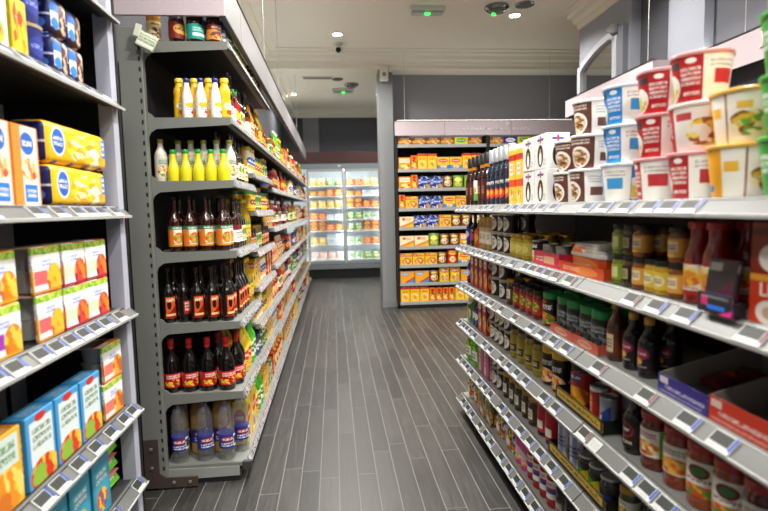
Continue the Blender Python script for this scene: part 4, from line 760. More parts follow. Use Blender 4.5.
# waist-high
R('bluebot', 3.5, 3.38, 'waist-high', 2); R('redpks', 3.36, 2.96, 'waist-high', 1); R('cantins', 2.94, 2.68, 'waist-high', 2, 2, n=2); R('olivej2', 2.66, 2.58, 'waist-high', 2); R('redjars', 2.56, 2.21, 'waist-high', 2)
R('coffee', 2.175, 2.085, 'waist-high', 2, n=1)
R('twist', 1.64, 1.575, 'waist-high', 2, n=1); R('soy', 1.55, 1.39, 'waist-high', 2, n=2)
# thigh-high
R('greenb', 3.5, 3.42, 'thigh-high') if D['greenb'].h < .24 else R('crispg', 3.5, 3.35, 'thigh-high'); R('bluebot', 3.33, 3.2, 'thigh-high', 2); R('redpks', 3.18, 2.98, 'thigh-high'); R('cantins', 2.96, 2.62, 'thigh-high', 2, 2)
R('olivejar', 2.60, 2.20, 'thigh-high', 2); R('yellid', 2.19, 1.98, 'thigh-high', 2, n=2)
R('darkround', 1.535, 1.46, 'thigh-high', 2, n=1); US.put(D['redjar'], 3.52 - 1.86, .075, SL['thigh-high'] + .005, 'thigh-high', .3)
R('pastag', 1.455, 1.35, 'thigh-high', 2, n=1, turn=.55); R('pastaw', 1.345, 1.25, 'thigh-high', 2, n=1, turn=.5); R('pastac', 1.245, 1.06, 'thigh-high', 2, n=2, turn=.5); R('pastad', 1.055, .70, 'thigh-high', 2, n=4, turn=.5)
# knee-high
R('greenbag', 3.48, 3.18, 'knee-high', set_back=.012); R('pinkbox', 3.16, 2.93, 'knee-high', 2); R('cantins', 2.91, 2.74, 'knee-high', 2, 2); R('olivej2', 2.72, 2.26, 'knee-high', 2); R('redlid', 2.24, 2.055, 'knee-high', 2, n=2); R('glassjar', 1.56, 1.48, 'knee-high', 2, n=1)
R('cup', 1.45, .95, 'knee-high', 2)
# bottom
R('multibag', 3.5, 3.2, 'bottom', n=2); R('yelbox', 3.18, 2.9, 'bottom', 2); R('multibag', 2.88, 2.53, 'bottom', 1, n=2); R('pinkbot', 2.52, 2.37, 'bottom', 2, n=2); R('redwhite', 2.36, 2.05, 'bottom', 2); R('brownjars', 2.03, 1.4, 'bottom', 2)
# trays, display cartons and odd packs on the sauce unit
cardw = plain('#9a958e', .7, 0, 'grey_cardboard', .05)
def tray(name, label, yf, yn, z, d, hf, hb, front, cat='tray', set_back=.02, side=None, notch=0):
    z += .0012
    """open carton: low front, walls rising to the back"""
    w = yf - yn; t = thing(name, label, cat, US.W(3.52 - (yf + yn) / 2, set_back, z), US.rz)
    side = side or front
    part(box('front_wall', w, .004, hf, front, None, 0), t)
    part(merge('tray', [box('f', w, d, .004, cardw, None, 0).moved(0, d / 2, 0), box('b', w, .004, hb, cardw, None, 0).moved(0, d, 0)]), t)
    for sx in (-1, 1):
        pr = [(0, .004), (0, hf), (d, hb), (d, .004)]
        part(prism('side_wall', pr, sx * (w / 2 - .002) - .002, sx * (w / 2 - .002) + .002, side if side is not None else cardw), t)
    return t
coral = printed('#d9604a', [('ell', .5, .5, .28, .36, '#e8ac8a'), ('text', .3, .7, .35, .65, 1, '#a8341f', 12)])
pinkp = printed('#d82f4e', [('rect', .62, .5, .4, .5, '#e8b08a'), ('text', .1, .4, .3, .7, 2, '#f4d8d8', 12)])
orng = printed('#d8481f', [('ell', .62, .5, .26, .4, '#e8843a'), ('text', .1, .5, .3, .7, 2, '#f2c8a0', 12)])
z = SL['chest-high']
tray('pink_tray', 'pink low tray of tins on chest-high sauce shelf', 2.21, 1.955, z, .2, .06, .06, pinkp)
grey_tin = can('pate_tin', 'grey tin inside the pink tray', .085, .033, printed('#8b8780', [('text', .2, .8, .3, .7, 3, '#5a5650', 14)]))
for i, (yb, yy) in enumerate(((.06, 2.15), (.06, 2.02), (.14, 2.15), (.14, 2.02))): US.put(grey_tin, 3.52 - yy, yb + .008, z + .005, 'chest-high', 0, True, '' if i < 2 else 'back-row')
tray('orange_tray', 'wide orange-red tray of foil-topped tubs on chest-high sauce shelf', 1.95, 1.615, z, .24, .04, .04, orng)
tub_o = printed('#d84f1c', [('ell', .4, .5, .3, .4, '#e8843a'), ('diag', .1, .3, '#7a1f14'), ('text', .2, .6, .4, .6, 1, CR, 12)])
tubk = K('ready_meal_tub', 'tub', 'long orange tub with silver and white top', [
    lathe('tub', [(.118, 0), (.12, .003), (.128, .06), (.128, .064)], tub_o, 32, 7., 1., .5),
    lathe('lid', [(.133, .06), (.135, .063), (.135, .068), (.118, .105), (.114, .108)], printed('#c9c6c0', [('food', .35, .5, .16, .5, ['#e8641c', '#d9d6d0', '#c9c4bc'], 3), ('text', .5, .8, .3, .7, 2, '#8a8880', 14)], .3), 32, 7., 1., .5)], .275, .14, .11)
for i, (y, yb) in enumerate(((1.79, .105),)): US.put(tubk, 3.52 - y, yb, z + .006, 'chest-high', .0, True, '' if i < 2 else 'back-row')
redbx = carton('sauce_box', 'red-orange box with white discs', .12, .09, .105, printed('#c8391c', [('ell', .42, .25, .26, .24, '#eae2d6'), ('ell', .42, .25, .12, .12, '#c9a08a'), ('rect', .5, .92, 1, .12, '#d8a02c')]), printed('#b8301a', [('ell', .5, .3, .3, .26, '#eae2d6')]))
brbx = carton('sauce_box', 'brown-red box with white disc', .12, .09, .105, printed('#7d2418', [('ell', .45, .3, .26, .26, '#e2dad0'), ('rect', .5, .8, 1, .14, '#5a1510')]))
o1 = US.put(redbx, 3.52 - .958, .065, z, 'chest-high', 0); o2 = US.put(brbx, 3.52 - .958, .065, z + .106, 'chest-high', 0)
US.put(redbx, 3.52 - .832, .065, z, 'chest-high', 0); US.put(brbx, 3.52 - .832, .065, z + .106, 'chest-high', 0)
def letters(txt, size, m, name='lettering'):
    cu = bpy.data.curves.new('t', 'FONT'); cu.body = txt; cu.size = size; cu.extrude = .0006; cu.align_x = 'CENTER'
    o = bpy.data.objects.new('t', cu); C.objects.link(o); dg = bpy.context.evaluated_depsgraph_get()
    me = bpy.data.meshes.new_from_object(o.evaluated_get(dg)); bpy.data.objects.remove(o); bpy.data.curves.remove(cu)
    me.materials.clear(); me.materials.append(m); me.name = name; return me
for o in (o1,):
    l = link('lettering', letters('LEA', .04, plain('#f2ece2', .4)), o, (.0, -.0458, .06)); l.rotation_euler = (PI / 2, 0, 0)
pb = thing('seasoning_display', 'low dark display pack with pink and blue flashes on chest-high sauce shelf', 'display', US.W(3.52 - 1.077, -.010, z + .007), US.rz)
part(box('front_card', .105, .004, .045, printed('#20232c', [('rect', .2, .6, .2, .5, '#c22a6a'), ('diag', -.5, .8, '#e02a8a'), ('rect', .55, .3, .5, .22, '#1f6fd8'), ('text', .1, .9, .7, .9, 1, '#8a8c94', 14)]), None, 0), pb)
part(box('tray', .105, .03, .03, plain('#1a1a1f', .5), None, .001).moved(0, .018, 0), pb)
part(box('sachet_stack', .09, .014, .09, printed('#211c22', [('diag', -.1, .7, '#3a1228'), ('rect', .3, .8, .4, .2, '#7a7670')]), None, .003).moved(0, .012, .031, rx=-.15), pb)
z = SL['waist-high']
for y0, y1, lab in ((2.03, 1.835, 'coral tray holding one green-lidded jar beside the taller black coffee jar'), (1.83, 1.645, 'coral tray holding green-lidded jars beside the twisted brown bottle')):
    tray('coffee_tray', lab, y0, y1, z, .2, .036, .036, coral)
KI = D['instant']
for y, yb, tg in ((1.978, .07, ''), (1.888, .07, ''), (1.783, .07, ''), (1.697, .07, ''), (1.935, .158, 'back-row'), (1.74, .16, 'back-row')): US.put(KI, 3.52 - y, yb, z + .005, 'waist-high', rnd.uniform(-.3, .3), True, tg)
purp = printed('#3a2f96', [('rect', .13, .74, .18, .34, '#e8e6f0'), ('text', .16, .95, .3, .56, 1, '#dcd8ee', 9), ('text', .04, .9, .08, .24, 1, '#b8b2de', 20)], .4)
redc = printed('#d83a22', [('rect', .12, .76, .18, .3, '#f0d8d0'), ('text', .16, .92, .3, .56, 1, '#f4dcd4', 9), ('text', .04, .9, .08, .24, 1, '#f0b8a8', 20)], .4)
tray('display_carton', 'purple open display carton on waist-high sauce shelf', 1.315, 1.125, z, .30, .052, .125, purp, 'carton', side=cardw)
tray('display_carton', 'red open display carton beside the purple one on waist-high sauce shelf', 1.12, .93, z, .30, .06, .13, redc, 'carton', side=cardw)
pk = pouch('snack_sachet', 'dark red sachet lying in the purple carton', .08, .03, .13, printed('#5a1418', [('food', .5, .5, .3, .2, ['#c8401c', '#2a0d0c'], 4)], .3), 'sachet', 31)
for i, yy in enumerate((1.262, 1.176)):
    o = thing('snack_sachet', f'{ORD[i]} dark red sachet lying in the purple carton', 'sachet', US.W(3.52 - yy, .13 + .02 * i, z + .032), US.rz, 'sachets in the purple carton', pk.parts[0].mesh()); o.rotation_euler = (-1.35, 0, US.rz)
nb = pouch('mushroom_bag', 'brown bag', .15, .07, .2, printed('#3a2618', [('food', .5, .4, .46, .36, ['#7a5a3a', '#a8865a', '#4a2f1c', '#c9a878', '#5a3a22'], 5), ('rect', .5, .84, .7, .14, '#8a7a6a')], .25), 'bag', 33)
for i, yb in enumerate((.15,)):
    o = thing('dried_mushroom_bag', ('front' if i == 0 else 'back-row') + ' brown bag with clear window leaning in the red carton', 'bag', US.W(3.52 - 1.025, yb, z + .04), US.rz, 'bags in the red carton', nb.parts[0].mesh()); o.rotation_euler = (-.85, 0, US.rz)
blk = printed('#141312', [('rect', .5, .56, .92, .56, '#e0b822'), ('text', .08, .92, .34, .78, 1, '#141312', 14), ('text', .08, .92, .82, .95, 1, '#c9a41f', 30)], .4)
tray('black_tray', 'black tray with yellow print on thigh-high sauce shelf', 1.975, 1.605, SL['thigh-high'], .2, .052, .045, blk, side=plain('#141312', .5))
for i, (key, y) in enumerate((('energy', 1.71), ('energyb', 1.642), ('energy', 1.78))):
    if i < 2: US.put(D[key], 3.52 - y, .06, SL['thigh-high'] + .005, 'thigh-high', -.3)
    US.put(D[key], 3.52 - y, .14, SL['thigh-high'] + .005, 'thigh-high', -.3, True, 'back-row')
tray('black_tray', 'black tray with yellow print holding tins and glass cups on knee-high sauce shelf', 2.045, 1.58, SL['knee-high'], .2, .05, .04, blk, side=plain('#141312', .5))
for key, y in (('stripebot', 1.985), ('stripebot', 1.88), ('cupg', 1.79), ('cupg', 1.71), ('cup', 1.63)):
    US.put(D[key], 3.52 - y, .066, SL['knee-high'] + .005, 'knee-high', rnd.uniform(-.4, .2), True, 'trayed'); US.put(D[key], 3.52 - y, .145, SL['knee-high'] + .005, 'knee-high', 0, True, 'trayed back-row')

# ---- baby food unit close by
def barred():
    g = G('barred_back_panel'); g.set(.5); tc = g.n('ShaderNodeTexCoord'); sp = g.n('ShaderNodeSeparateXYZ'); g.t.links.new(tc.outputs['Object'], sp.inputs[0])
    m = g.M('LESS_THAN', g.M('FRACT', g.M('DIVIDE', sp.outputs[0], .17)), .16)
    g.put(g.b.inputs['Base Color'], g.mix(m, lin('#d4d5df'), lin('#0d0d10'))); return g.m
UL = Unit('baby unit', -.8, .1, PI / 2)
LL = {'topmost': 2.16, 'overhead': 1.845, 'eye-high': 1.445, 'chest-high': 1.065, 'thigh-high': .685, 'knee-high': .385, 'bottom': .1}
bu = shelf_unit(UL, .0, 2.0, .40, list(LL.values()), 'baby food shelf unit with digital price tags, beside the open end of the bottle aisle', 'esl', plain('#2b2b2e', .5, 0, 'dark_shelf'), barred(), 2.4, 'shelf_unit', uprights=(True, False), upm=black)
part(slab(2.004, 2.02, -.004, .45, 0, 2.45, black, 'end_panel'), bu)
part(slab(1.955, 2.003, .0, .05, 0, 2.42, plain('#a9abb8', .5, 0, 'pale_post', .03), 'end_post', ), bu)
def L(key, y0, y1, lv, rows=1, stack=1, n=None, **kw):
    UL.run(D[key], y0 - .1, y1 - .1, LL[lv], lv, rows, stack, n=n, **kw)
UL.end = 'near end'
L('cerealb', 1.18, 1.32, 'eye-high', n=1); L('cereal', 1.325, 1.58, 'eye-high', 2, n=2); L('yelpack', 1.615, 2.04, 'eye-high', 1, 2, n=1)
L('pouchw', 1.19, 1.335, 'overhead', n=1); L('pouchw', 1.34, 1.485, 'overhead', n=1); L('pouchy', 1.495, 1.575, 'overhead', n=1); L('navyjar', 1.58, 1.69, 'overhead', 1, 2, n=1); L('chocpack', 1.70, 1.91, 'overhead', 2, 2, n=2)
L('yelpack', 1.46, 1.88, 'topmost', 1, 1, n=1); L('pouchy', 1.9, 1.98, 'topmost')
L('babyv', 1.285, 1.44, 'chest-high', 1, 2, n=1); L('babyp', 1.5, 1.655, 'chest-high', 1, 2, n=1); L('babyr', 1.66, 1.96, 'chest-high', 1, 2, n=2)
L('biscy', 1.25, 1.4, 'thigh-high', 2, n=1); L('bisc', 1.405, 1.86, 'thigh-high', 1, n=3); L('babyo', 1.88, 2.04, 'thigh-high', 1, 2, n=1)
L('bisct', 1.45, 1.88, 'knee-high', 1, n=3); L('pouchpk', 1.91, 2.04, 'knee-high', 1, 4, n=1, set_back=.055)

# ---- snack box shelves facing the aisle
UK = Unit('snack', .86, 7.28, 0, 'pillar end')
LK = [2.285, 1.95, 1.685, 1.41, 1.145, .875, .615, .36, .09]; NK = ['topmost', 'overhead', 'head-high', 'eye-high', 'chest-high', 'elbow-high', 'waist-high', 'knee-high', 'bottom']
for k in range(2): shelf_unit(UK, .01 + 1.3 * k, 1.31 + 1.3 * k, .40, LK, ('snack box shelf bay standing against the grey pillar', 'snack box shelf bay behind the dark capped bottles')[k], 'strip', white_st, plain('#1a1513', .6), 2.4, uprights=(True, True), upm=black, base_h=.08) if False else None
def snack_bay(k, lab):
    x0 = .01 + 1.3 * k; t = thing('shelf_bay', lab, 'shelves', UK.W(0, 0, 0), 0)
    part(slab(x0, x0 + 1.3, .41, .43, 0, 2.42, plain('#1a1513', .6), 'back_panel'), t); part(slab(x0, x0 + 1.3, .0, .4, 0, .05, black, 'plinth'), t)
    for x in (x0, x0 + 1.275): part(slab(x, x + .025, .0, .43, 0, 2.42, black, 'side_panel'), t)
    for z in LK:
        s = part(slab(x0 + .026, x0 + 1.274, .005, .40, z - .028, z, dark_in, 'shelf'), t)
        part(slab(x0 + .026, x0 + 1.274, -.008, .004, z - .036, z + .008, white_st, 'price_rail'), s)
snack_bay(0, 'snack box shelf bay standing against the grey pillar'); snack_bay(1, 'snack box shelf bay behind the dark capped bottles')
def Sx(lv, keys, x=.045, xe=2.56):
    z = LK[lv]
    for key, n in keys:
        k = D[key]
        for _ in range(n):
            if x < 1.34 and x + k.w > 1.28: x = 1.345
            if x + k.w > xe: return
            UK.put(k, x + k.w / 2, .012 + k.d / 2, z, NK[lv], rnd.uniform(-.03, .03), False); x += k.w + .008
Sx(0, [('sb7', 4), ('sb8', 1), ('sb7', 2), ('sb9', 1), ('sb8', 1), ('sb7', 2), ('sb9', 1)]); Sx(1, [('sb2', 1), ('sb6', 1), ('sb5', 2), ('sb4', 2), ('sb5', 2), ('sb4', 2), ('sb2', 3), ('sb5', 2)])
Sx(2, [('sb2', 1), ('sb6', 1), ('sb3', 2), ('nutbag', 1), ('grnbag', 2), ('sb1', 2), ('sb4', 3)]); Sx(3, [('sb6', 1), ('sb1', 1), ('sb3', 2), ('sb4', 1), ('sb1', 2), ('sb2', 4)])
Sx(4, [('sb10', 1), ('sb3', 2), ('sb1', 1), ('nutbag', 2), ('sb10', 3)]); Sx(5, [('sb10', 2), ('grnbag', 1), ('nutbag', 2), ('sb2', 4)])
Sx(6, [('sb1', 3), ('nutbag', 1), ('crispr', 1), ('sb4', 4)]); Sx(7, [('sb11', 2), ('nutbag', 1), ('crispy', 2), ('sb11', 3)]); Sx(8, [('sb5', 3), ('sb6', 4), ('sb5', 4)])
hk = thing('header_board', 'pale header board hung over the snack box shelves', 'sign', (0, 0, 0))
for a, b in ((.862, 1.55), (1.555, 2.5), (2.505, 3.47)): part(slab(a, b, 7.26, 7.275, 2.41, 2.605, hdr, 'board_panel'), hk)
part(slab(.86, 3.47, 7.255, 7.28, 2.605, 2.612, black, 'top_trim'), hk)
script_m = plain('#f4eef0', .5, 0, 'pale_script', .0)
def squiggle(x0, x1, y, z, a, n, r, name):
    pts = [(x0 + (x1 - x0) * t / 120 + a * .5 * math.sin(n * t / 120 * 2 * PI + 1), y, z + a * math.sin(n * t / 120 * 2 * PI) * (1 + .6 * math.sin(t * .61))) for t in range(121)]
    return tube(name, pts, r, script_m, 4)
part(squiggle(1.75, 2.75, 7.257, 2.49, .018, 17, .004, 'script_line'), hk)
part(merge('emblem', [tube('a', [(2.42, 7.257, 2.575), (2.45, 7.257, 2.53), (2.48, 7.257, 2.575)], .006, script_m, 4), tube('a', [(2.45, 7.257, 2.60), (2.45, 7.257, 2.55)], .005, script_m, 4)]), hk)
for x in (1.0, 3.05): part(tube('wire', [(x, 7.268, 2.61), (x, 7.268, CEIL - .0)], .003, wire, 6), hk)
# header boards along the mirror wall
hm = thing('header_board', 'pale header board hung below the arched mirror', 'sign', (0, 0, 0))
part(slab(2.665, 2.685, 4.26, 5.9, 2.41, 2.6, hdr, 'board_panel'), hm); part(slab(2.665, 2.84, 4.245, 4.26, 2.41, 2.6, hdr, 'end_panel'), hm); part(slab(2.66, 2.69, 4.24, 5.9, 2.6, 2.607, black, 'top_trim'), hm)
part(tube('wire', [(2.675, 4.33, 2.6), (2.675, 4.33, CEIL)], .003, wire, 6), hm)
hm = thing('header_board', 'pale header board above the red and yellow pots, with a white arrow mark', 'sign', (0, 0, 0))
part(slab(2.815, 2.835, .6, 4.24, 2.34, 2.555, hdr, 'board_panel'), hm); part(slab(2.81, 2.84, .6, 4.24, 2.555, 2.562, black, 'top_trim'), hm); part(slab(2.81, 2.84, .6, 4.24, 2.333, 2.34, black, 'bottom_trim'), hm)
part(tube('emblem', [(2.81, 3.29, 2.52), (2.81, 3.27, 2.45), (2.81, 3.23, 2.43), (2.81, 3.30, 2.42), (2.81, 3.25, 2.46)], .006, script_m, 5), hm)
part(tube('wire', [(2.825, 3.45, 2.555), (2.825, 3.45, CEIL)], .003, wire, 6), hm)

# ---- arched mirror on the light grey wall
mf = plain('#b9bcc4', .45, .1, 'mirror_frame_paint', .06); mm = thing('arched_mirror', 'grey framed arched mirror with a carved crest on the light grey wall', 'mirror', (2.85, 5.5, 0))
ya, yb_, zs, zc = .40, -.42, 2.96, 3.13
arc = []
for i in range(15):
    t = i / 14; arc.append((ya - .09 + (yb_ - ya + .19) * t, zs + .03 + (zc - zs - .03) * math.sin(t * PI / 2) ** .9))
out = [(ya, 1.5), (ya, zs)] + [(ya - .06, zs - .01)] + arc
prof_in = [(ya - .07, 1.5)] + [(ya - .07, zs - .06), (ya - .09, zs - .05)] + [(y - .03, z - .06) for y, z in arc]
V = []; F = []
for (p, q) in zip(out, prof_in):
    V += [(-.05, p[0], p[1]), (-.05, q[0], q[1]), (-.0, p[0], p[1]), (-.0, q[0], q[1])]
for i in range(len(out) - 1):
    a, b = 4 * i, 4 * i + 4; F += [[a, b, b + 1, a + 1], [a, a + 2, b + 2, b], [a + 1, b + 1, b + 3, a + 3]]
fr = P('frame', V, F, [[(0, 0)] * 4] * len(F), [0] * len(F), [mf], False); part(fr, mm)
gl = [(ya - .06, 1.5)] + [(ya - .06, zs), ] + [(y - .02, z - .05) for y, z in arc] + [(yb_ + .02, 1.5)]
Vg = [(-.012, y, z) for y, z in gl]
g_ = G('mirror_glass'); g_.set(.03, 1.); g_.put(g_.b.inputs['Base Color'], lin('#c9cbc8'))
part(P('mirror_glass', Vg, [list(range(len(Vg)))], [[(0, 0)] * len(Vg)], [0], [g_.m], False), mm)
part(slab(-.06, 0, yb_ - .03, yb_ + .05, 1.5, 3.06, mf, 'frame_post'), mm)
part(slab(-.055, 0, yb_ - .14, yb_ - .045, 1.5, 3.13, plain('#6d7079', .6), 'side_pilaster'), mm)
cr = [lathe('c', [(.0, -.05), (.04, -.04), (.058, 0), (.04, .04), (.0, .05)], mf, 12).moved(-.04, yb_ + .05, 3.14), lathe('c', [(.0, -.035), (.03, -.02), (.034, .01), (.0, .035)], mf, 10).moved(-.045, yb_ + .04, 3.05), lathe('c', [(.0, -.03), (.03, -.02), (.034, .01), (.0, .03)], mf, 10).moved(-.045, yb_ + .13, 3.16)]
part(merge('crest', cr), mm)

# ---- freezer at the far end
FZ = Unit('freezer', 0, 10.84, 0, 'pillar side', -1)
fz_w = plain('#e6ecee', .4, 0, 'freezer_liner', .02); fz_fr = plain('#a9b0b2', .35, .4, 'freezer_frame'); glow = emit('#f2fbff', 11, 'freezer_lamp')
ft = thing('glass_door_freezer', 'lit upright freezer with glass doors at the end of the aisle', 'freezer', (0, 10.84, 0))
part(merge('cabinet', [slab(-1.05, 1.45, .72, .76, .1, 2.5, fz_w), slab(-1.05, 1.45, 0.03, .74, 2.24, 2.30, fz_w), slab(-1.05, 1.45, 0.03, .74, .27, .33, fz_w), slab(-1.05, -1.01, .03, .74, .3, 2.3, fz_w), slab(1.41, 1.45, .03, .74, .3, 2.3, fz_w)]), ft)
part(slab(-1.05, 1.45, -.02, .70, .0, .2, plain('#15171b', .5), 'kick_plate'), ft); part(slab(-1.05, 1.45, -.05, .7, .2, .30, plain('#8b9296', .4, .3), 'bumper'), ft)
part(slab(-1.05, 1.45, -.03, .02, 2.36, 2.58, plain('#3a1d1c', .5, 0, 'brown_fascia'), 'fascia'), ft); part(slab(-1.05, 1.45, -.02, .03, 2.24, 2.36, plain('#7d878b', .4, .3), 'door_head'), ft)
LZ = [.385, .694, .982, 1.214, 1.458, 1.70, 1.912]; NZ = ['bottom', 'knee-high', 'waist-high', 'chest-high', 'head-high', 'overhead', 'topmost']
for x0 in (-.54, .22):
    for z in LZ: part(slab(x0 + .04, x0 + .72, .14, .68, z - .02, z, plain('#dfe4e6', .4), 'wire_shelf'), ft)
gm = G('freezer_glass'); tr = gm.n('ShaderNodeBsdfTransparent'); gl2 = gm.n('ShaderNodeBsdfGlossy'); gl2.inputs['Roughness'].default_value = .05; fx = gm.n('ShaderNodeMixShader'); fx.inputs[0].default_value = .06
gm.t.links.new(tr.outputs[0], fx.inputs[1]); gm.t.links.new(gl2.outputs[0], fx.inputs[2]); gm.t.links.new(fx.outputs[0], gm.out.inputs[0])
for x0 in (-.54, .22):
    d = part(merge('door_frame', [slab(x0 + .005, x0 + .04, -.02, .03, .31, 2.24, fz_fr), slab(x0 + .72, x0 + .755, -.02, .03, .31, 2.24, fz_fr), slab(x0 + .04, x0 + .72, -.02, .03, .31, .36, fz_fr), slab(x0 + .04, x0 + .72, -.02, .03, 2.19, 2.24, fz_fr)]), ft)
    part(slab(x0 + .04, x0 + .72, -.002, .006, .36, 2.19, gm.m, 'door_glass'), d); part(tube('handle', [(x0 + (.69 if x0 < 0 else .07), -.03, 1.0), (x0 + (.69 if x0 < 0 else .07), -.03, 1.5)], .012, fz_fr), d)
for x in (-.52, .20, .24, .955): part(slab(x - .012, x + .012, .05, .075, .38, 2.15, glow, 'lamp_tube'), ft)
part(slab(-.5, .94, .06, .1, 2.2, 2.235, glow, 'lamp_tube'), ft)
part(slab(.1, .16, -.024, -.02, 2.29, 2.31, plain('#e8ecee', .3), 'badge'), ft)
zr = random.Random(8)
FK = {0: {0: ['fz6'], 1: ['fz1', 'fz4'], 2: ['fz5', 'fz2'], 3: ['fz2', 'fz4'], 4: ['fz1', 'fz1'], 5: ['fz5', 'fz2'], 6: ['fz1', 'fz3']}, 1: {0: ['fz7', 'fz3'], 1: ['fz7', 'fz2'], 2: ['fz3', 'fz5'], 3: ['fz3', 'fz7'], 4: ['fz5', 'fz2'], 5: ['fz5', 'fz4'], 6: ['fz2', 'fz1']}}
for c, x0 in enumerate((-.54, .22)):
    for i, z in enumerate(LZ):
        for j in range(4):
            key = FK[c][i][min(j // 2, len(FK[c][i]) - 1)]; k = D[key]; x = x0 + .122 + j * .172
            o = FZ.put(k, x, .16 + .06 + zr.uniform(0, .03), z, NZ[i], zr.uniform(-.03, .03), False)
            if k.h < .14 and z + 2 * k.h < (LZ[i + 1] if i < 6 else 2.2) - .03: FZ.put(k, x, .23, z + k.h + .002, NZ[i], zr.uniform(-.03, .03), False, 'upper')

# ---- ceiling fixtures and lamps
lamp_on = emit('#fff3df', 30, 'downlight_glow'); rim_m = plain('#d9d7d0', .3, .3, 'downlight_rim')
DL = [(.1, 6.63), (2.08, 5.93), (-.69, 9.98), (.3, 4.9), (.3, 3.3), (.3, 1.7), (.3, -.2), (.3, -1.9), (2.08, 4.2), (2.08, 2.5), (2.08, .8), (2.08, -.9), (-.5, 1.1), (-.5, -.5), (.95, 1.2), (.95, -.5), (.1, 8.4), (.9, 9.98)]
RIM = lathe('rim', [(.075, 0), (.078, -.006), (.06, -.012), (.055, -.004)][::-1], rim_m, 20); DISC = lathe('lens', [(.054, -.009), (.054, -.004)], lamp_on, 20)
for i, (x, y) in enumerate(DL):
    nm = {0: 'glowing round downlight above the aisle beside the security camera', 1: 'glowing round downlight beside the dome emergency light', 2: 'small glowing downlight beyond the ceiling beam'}.get(i, f'{ORD[i]} round ceiling downlight in a row outside the view')
    t = thing('downlight', nm, 'ceiling light', (x, y, CEIL), 0, 'ceiling downlights'); part(RIM, t); part(DISC, t)
    ld = bpy.data.lights.new('downlight_lamp', 'AREA'); ld.shape = 'DISK'; ld.size = .22; ld.energy = LAMP if (LAMP := 50) else 0; ld.color = (1., .965, .91); ld.spread = math.radians(145)
    lo = bpy.data.objects.new('downlight_lamp', ld); C.objects.link(lo); lo.location = (0, 0, -.03); lo.parent = t
    if x == 2.08: ld.energy = 30
    if i == 2 or y > 8: ld.energy = 14 if i == 2 else 30
    if x in (-.5, .95): ld.energy = 20  # left-hand pair is unseen, added to brighten the right shelf fronts
    elif y < 1: ld.energy = 16
em = emit('#18e03a', 6, 'green_exit_glow'); whp = plain('#cfd0c8', .4, 0, 'fixture_plastic')
def exit_light(x, y, lab):
    t = thing('emergency_exit_light', lab, 'exit light', (x, y, CEIL)); part(box('housing', .38, .12, .045, whp, None, .008).moved(0, 0, -.045), t); part(box('diffuser', .34, .09, .03, plain('#a9b5a6', .3), None, .008).moved(0, 0, -.075), t)
    part(box('indicator', .05, .04, .012, em, None, .003).moved(0, -.03, -.085), t)
exit_light(1.05, 5.75, 'white emergency exit light with green lamp, before the ceiling beam'); exit_light(.225, 9.55, 'white emergency exit light with green lamp, beyond the ceiling beam')
chrome = plain('#8f918f', .15, .9, 'chrome_fixture')
def dome(x, y, lab, r=.13, green=True):
    t = thing('dome_light', lab, 'ceiling light', (x, y, CEIL)); part(lathe('ring', [(r, 0), (r * 1.02, -.02), (r * .82, -.04), (r * .76, -.03)][::-1], chrome, 24), t); part(lathe('dome', [(r * .75, -.03), (r * .6, -.06), (r * .2, -.075)][::-1], plain('#5d625c', .15, .3), 20), t)
    if green: part(lathe('indicator', [(.02, -.085), (.02, -.06)], em, 10).moved(-.03, .01, 0), t)
dome(1.80, 5.7, 'chrome dome emergency light with green dot on the ceiling'); dome(.36, 9.2, 'chrome dome emergency light beyond the ceiling beam', .12, False)
def speaker(x, y, lab, r=.1):
    t = thing('ceiling_speaker', lab, 'speaker', (x, y, CEIL)); part(lathe('ring', [(r, 0), (r, -.012), (r * .8, -.015)][::-1], chrome, 24), t); part(lathe('grille', [(r * .78, -.02), (r * .78, -.01)], plain('#4a4b4c', .5), 20), t)
speaker(2.08, 5.62, 'dark round ceiling speaker beside the chrome dome light'); speaker(.12, 8.85, 'dark round ceiling speaker beyond the ceiling beam', .09)
t = thing('ceiling_vent', 'long pale slot vent in the ceiling beyond the beam', 'vent', (-.2, 8.75, CEIL)); part(box('vent_frame', .5, .12, .015, whp, None, .002).moved(0, 0, -.015), t)
for k in range(3): part(box('slat', .46, .02, .006, plain('#7a7a76', .5), None, 0).moved(0, -.035 + .035 * k, -.021), t)
t = thing('security_camera', 'small white security camera with black lens under the ceiling', 'camera', (.114, 7.0, CEIL)); part(lathe('base', [(.03, -.03), (.06, -.012), (.06, 0)], whp, 18), t); part(lathe('ball', [(.0, -.13), (.04, -.12), (.058, -.08), (.045, -.04), (.02, -.025)], whp, 18), t); part(lathe('lens', [(.034, 0), (.034, .02), (.026, .026), (.02, .02)], plain('#0a0a0b', .1), 16).moved(.0, -.045, -.095, rx=PI / 2 * 1.15), t)
t = thing('wall_mounted_sensor', 'white alarm sensor box high on the pillar', 'sensor', (.74, 7.405, 3.17)); part(box('housing', .115, .06, .175, plain('#dcdccf', .4), None, .01), t); part(lathe('lens', [(.03, 0), (.026, .008)], plain('#8a8c84', .3), 16).moved(0, -.031, .09, rx=PI / 2), t); part(box('bracket', .05, .05, .07, whp, None, .004).moved(.09, .0, .13), t)

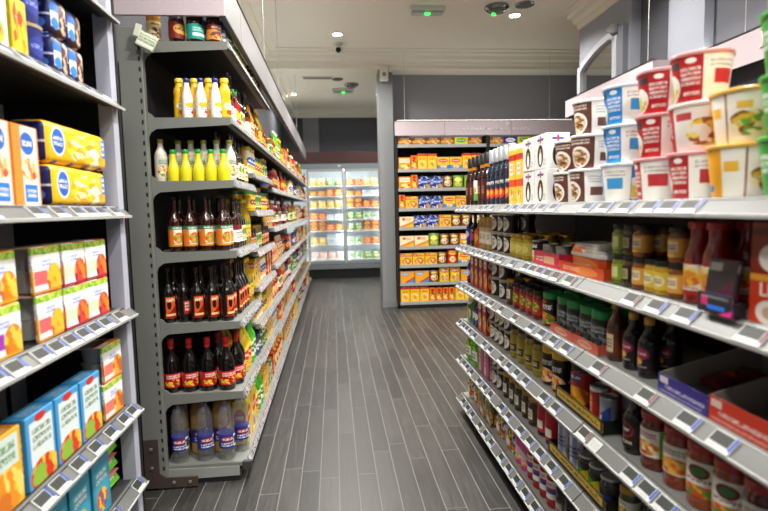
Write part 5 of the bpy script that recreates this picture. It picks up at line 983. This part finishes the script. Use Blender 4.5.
def added_strip(board, x0, x1, y0, y1, z, power):
    """an added light strip on top of a header board, put in to brighten the ceiling"""
    part(slab(x0, x1, y0, y1, z, z + .012, added_led_m, 'added_light_strip'), board)
    ld = bpy.data.lights.new('added_strip_lamp', 'AREA'); ld.shape = 'RECTANGLE'; ld.size = x1 - x0; ld.size_y = y1 - y0; ld.energy = power; ld.color = (1., .97, .92)
    lo = bpy.data.objects.new('added_strip_lamp', ld); C.objects.link(lo); lo.parent = board; lo.location = ((x0 + x1) / 2, (y0 + y1) / 2, z + .02); lo.rotation_euler = (PI, 0, 0)
added_led_m = emit('#fff6ea', 2, 'added_strip_glow')
added_strip(hd, -.60, -.57, 2.9, 10.2, 2.592, 10); added_strip(hk, .9, 3.4, 7.30, 7.33, 2.612, 2.2); added_strip(hm, 2.86, 2.885, 1., 4.2, 2.562, 3)  # unseen uplights added to brighten the ceiling
part(slab(-.61, -.52, 2.9, 10.2, 2.58, 2.591, plain('#8f8c8e', .45, .1, 'grey_board', .03), 'added_strip_ledge'), hd); part(slab(.9, 3.4, 7.27, 7.34, 2.6, 2.611, hdr, 'added_strip_ledge'), hk); part(slab(2.83, 2.89, 1., 4.2, 2.55, 2.561, hdr, 'added_strip_ledge'), hm)  # ledges added only to carry the added strips
finish_labels()
# ------------------------------------------------------------------ world, camera
w = bpy.data.worlds.new('World'); bpy.context.scene.world = w; w.use_nodes = True
w.node_tree.nodes['Background'].inputs[0].default_value = (.6, .62, .66, 1); w.node_tree.nodes['Background'].inputs[1].default_value = .05
def camera():
    yaw, pitch, roll, f = .0927379, .0893610, -.021, 525.
    cd = bpy.data.cameras.new('camera'); o = bpy.data.objects.new('camera', cd); C.objects.link(o)
    cy, sy, cp, sp = math.cos(yaw), math.sin(yaw), math.cos(pitch), math.sin(pitch)
    fw = Vector((sy * cp, cy * cp, -sp)); r = Vector((cy, -sy, 0)); up = r.cross(fw)
    cr, sr = math.cos(roll), math.sin(roll); R = cr * r + sr * up; U = -sr * r + cr * up
    o.matrix_world = Matrix(((R.x, U.x, -fw.x, 0), (R.y, U.y, -fw.y, 0), (R.z, U.z, -fw.z, 1.42), (0, 0, 0, 1)))
    cd.sensor_width = 36.; cd.lens = f * 36 / 768; cd.clip_start = .02; cd.clip_end = 60
    cd.dof.use_dof = True; cd.dof.focus_distance = 3.1; cd.dof.aperture_fstop = 2.2
    bpy.context.scene.camera = o
camera()
vs = bpy.context.scene.view_settings
vs.view_transform = 'Standard'; vs.look = 'None'; vs.gamma = 1.; vs.use_curve_mapping = False; vs.exposure = .3
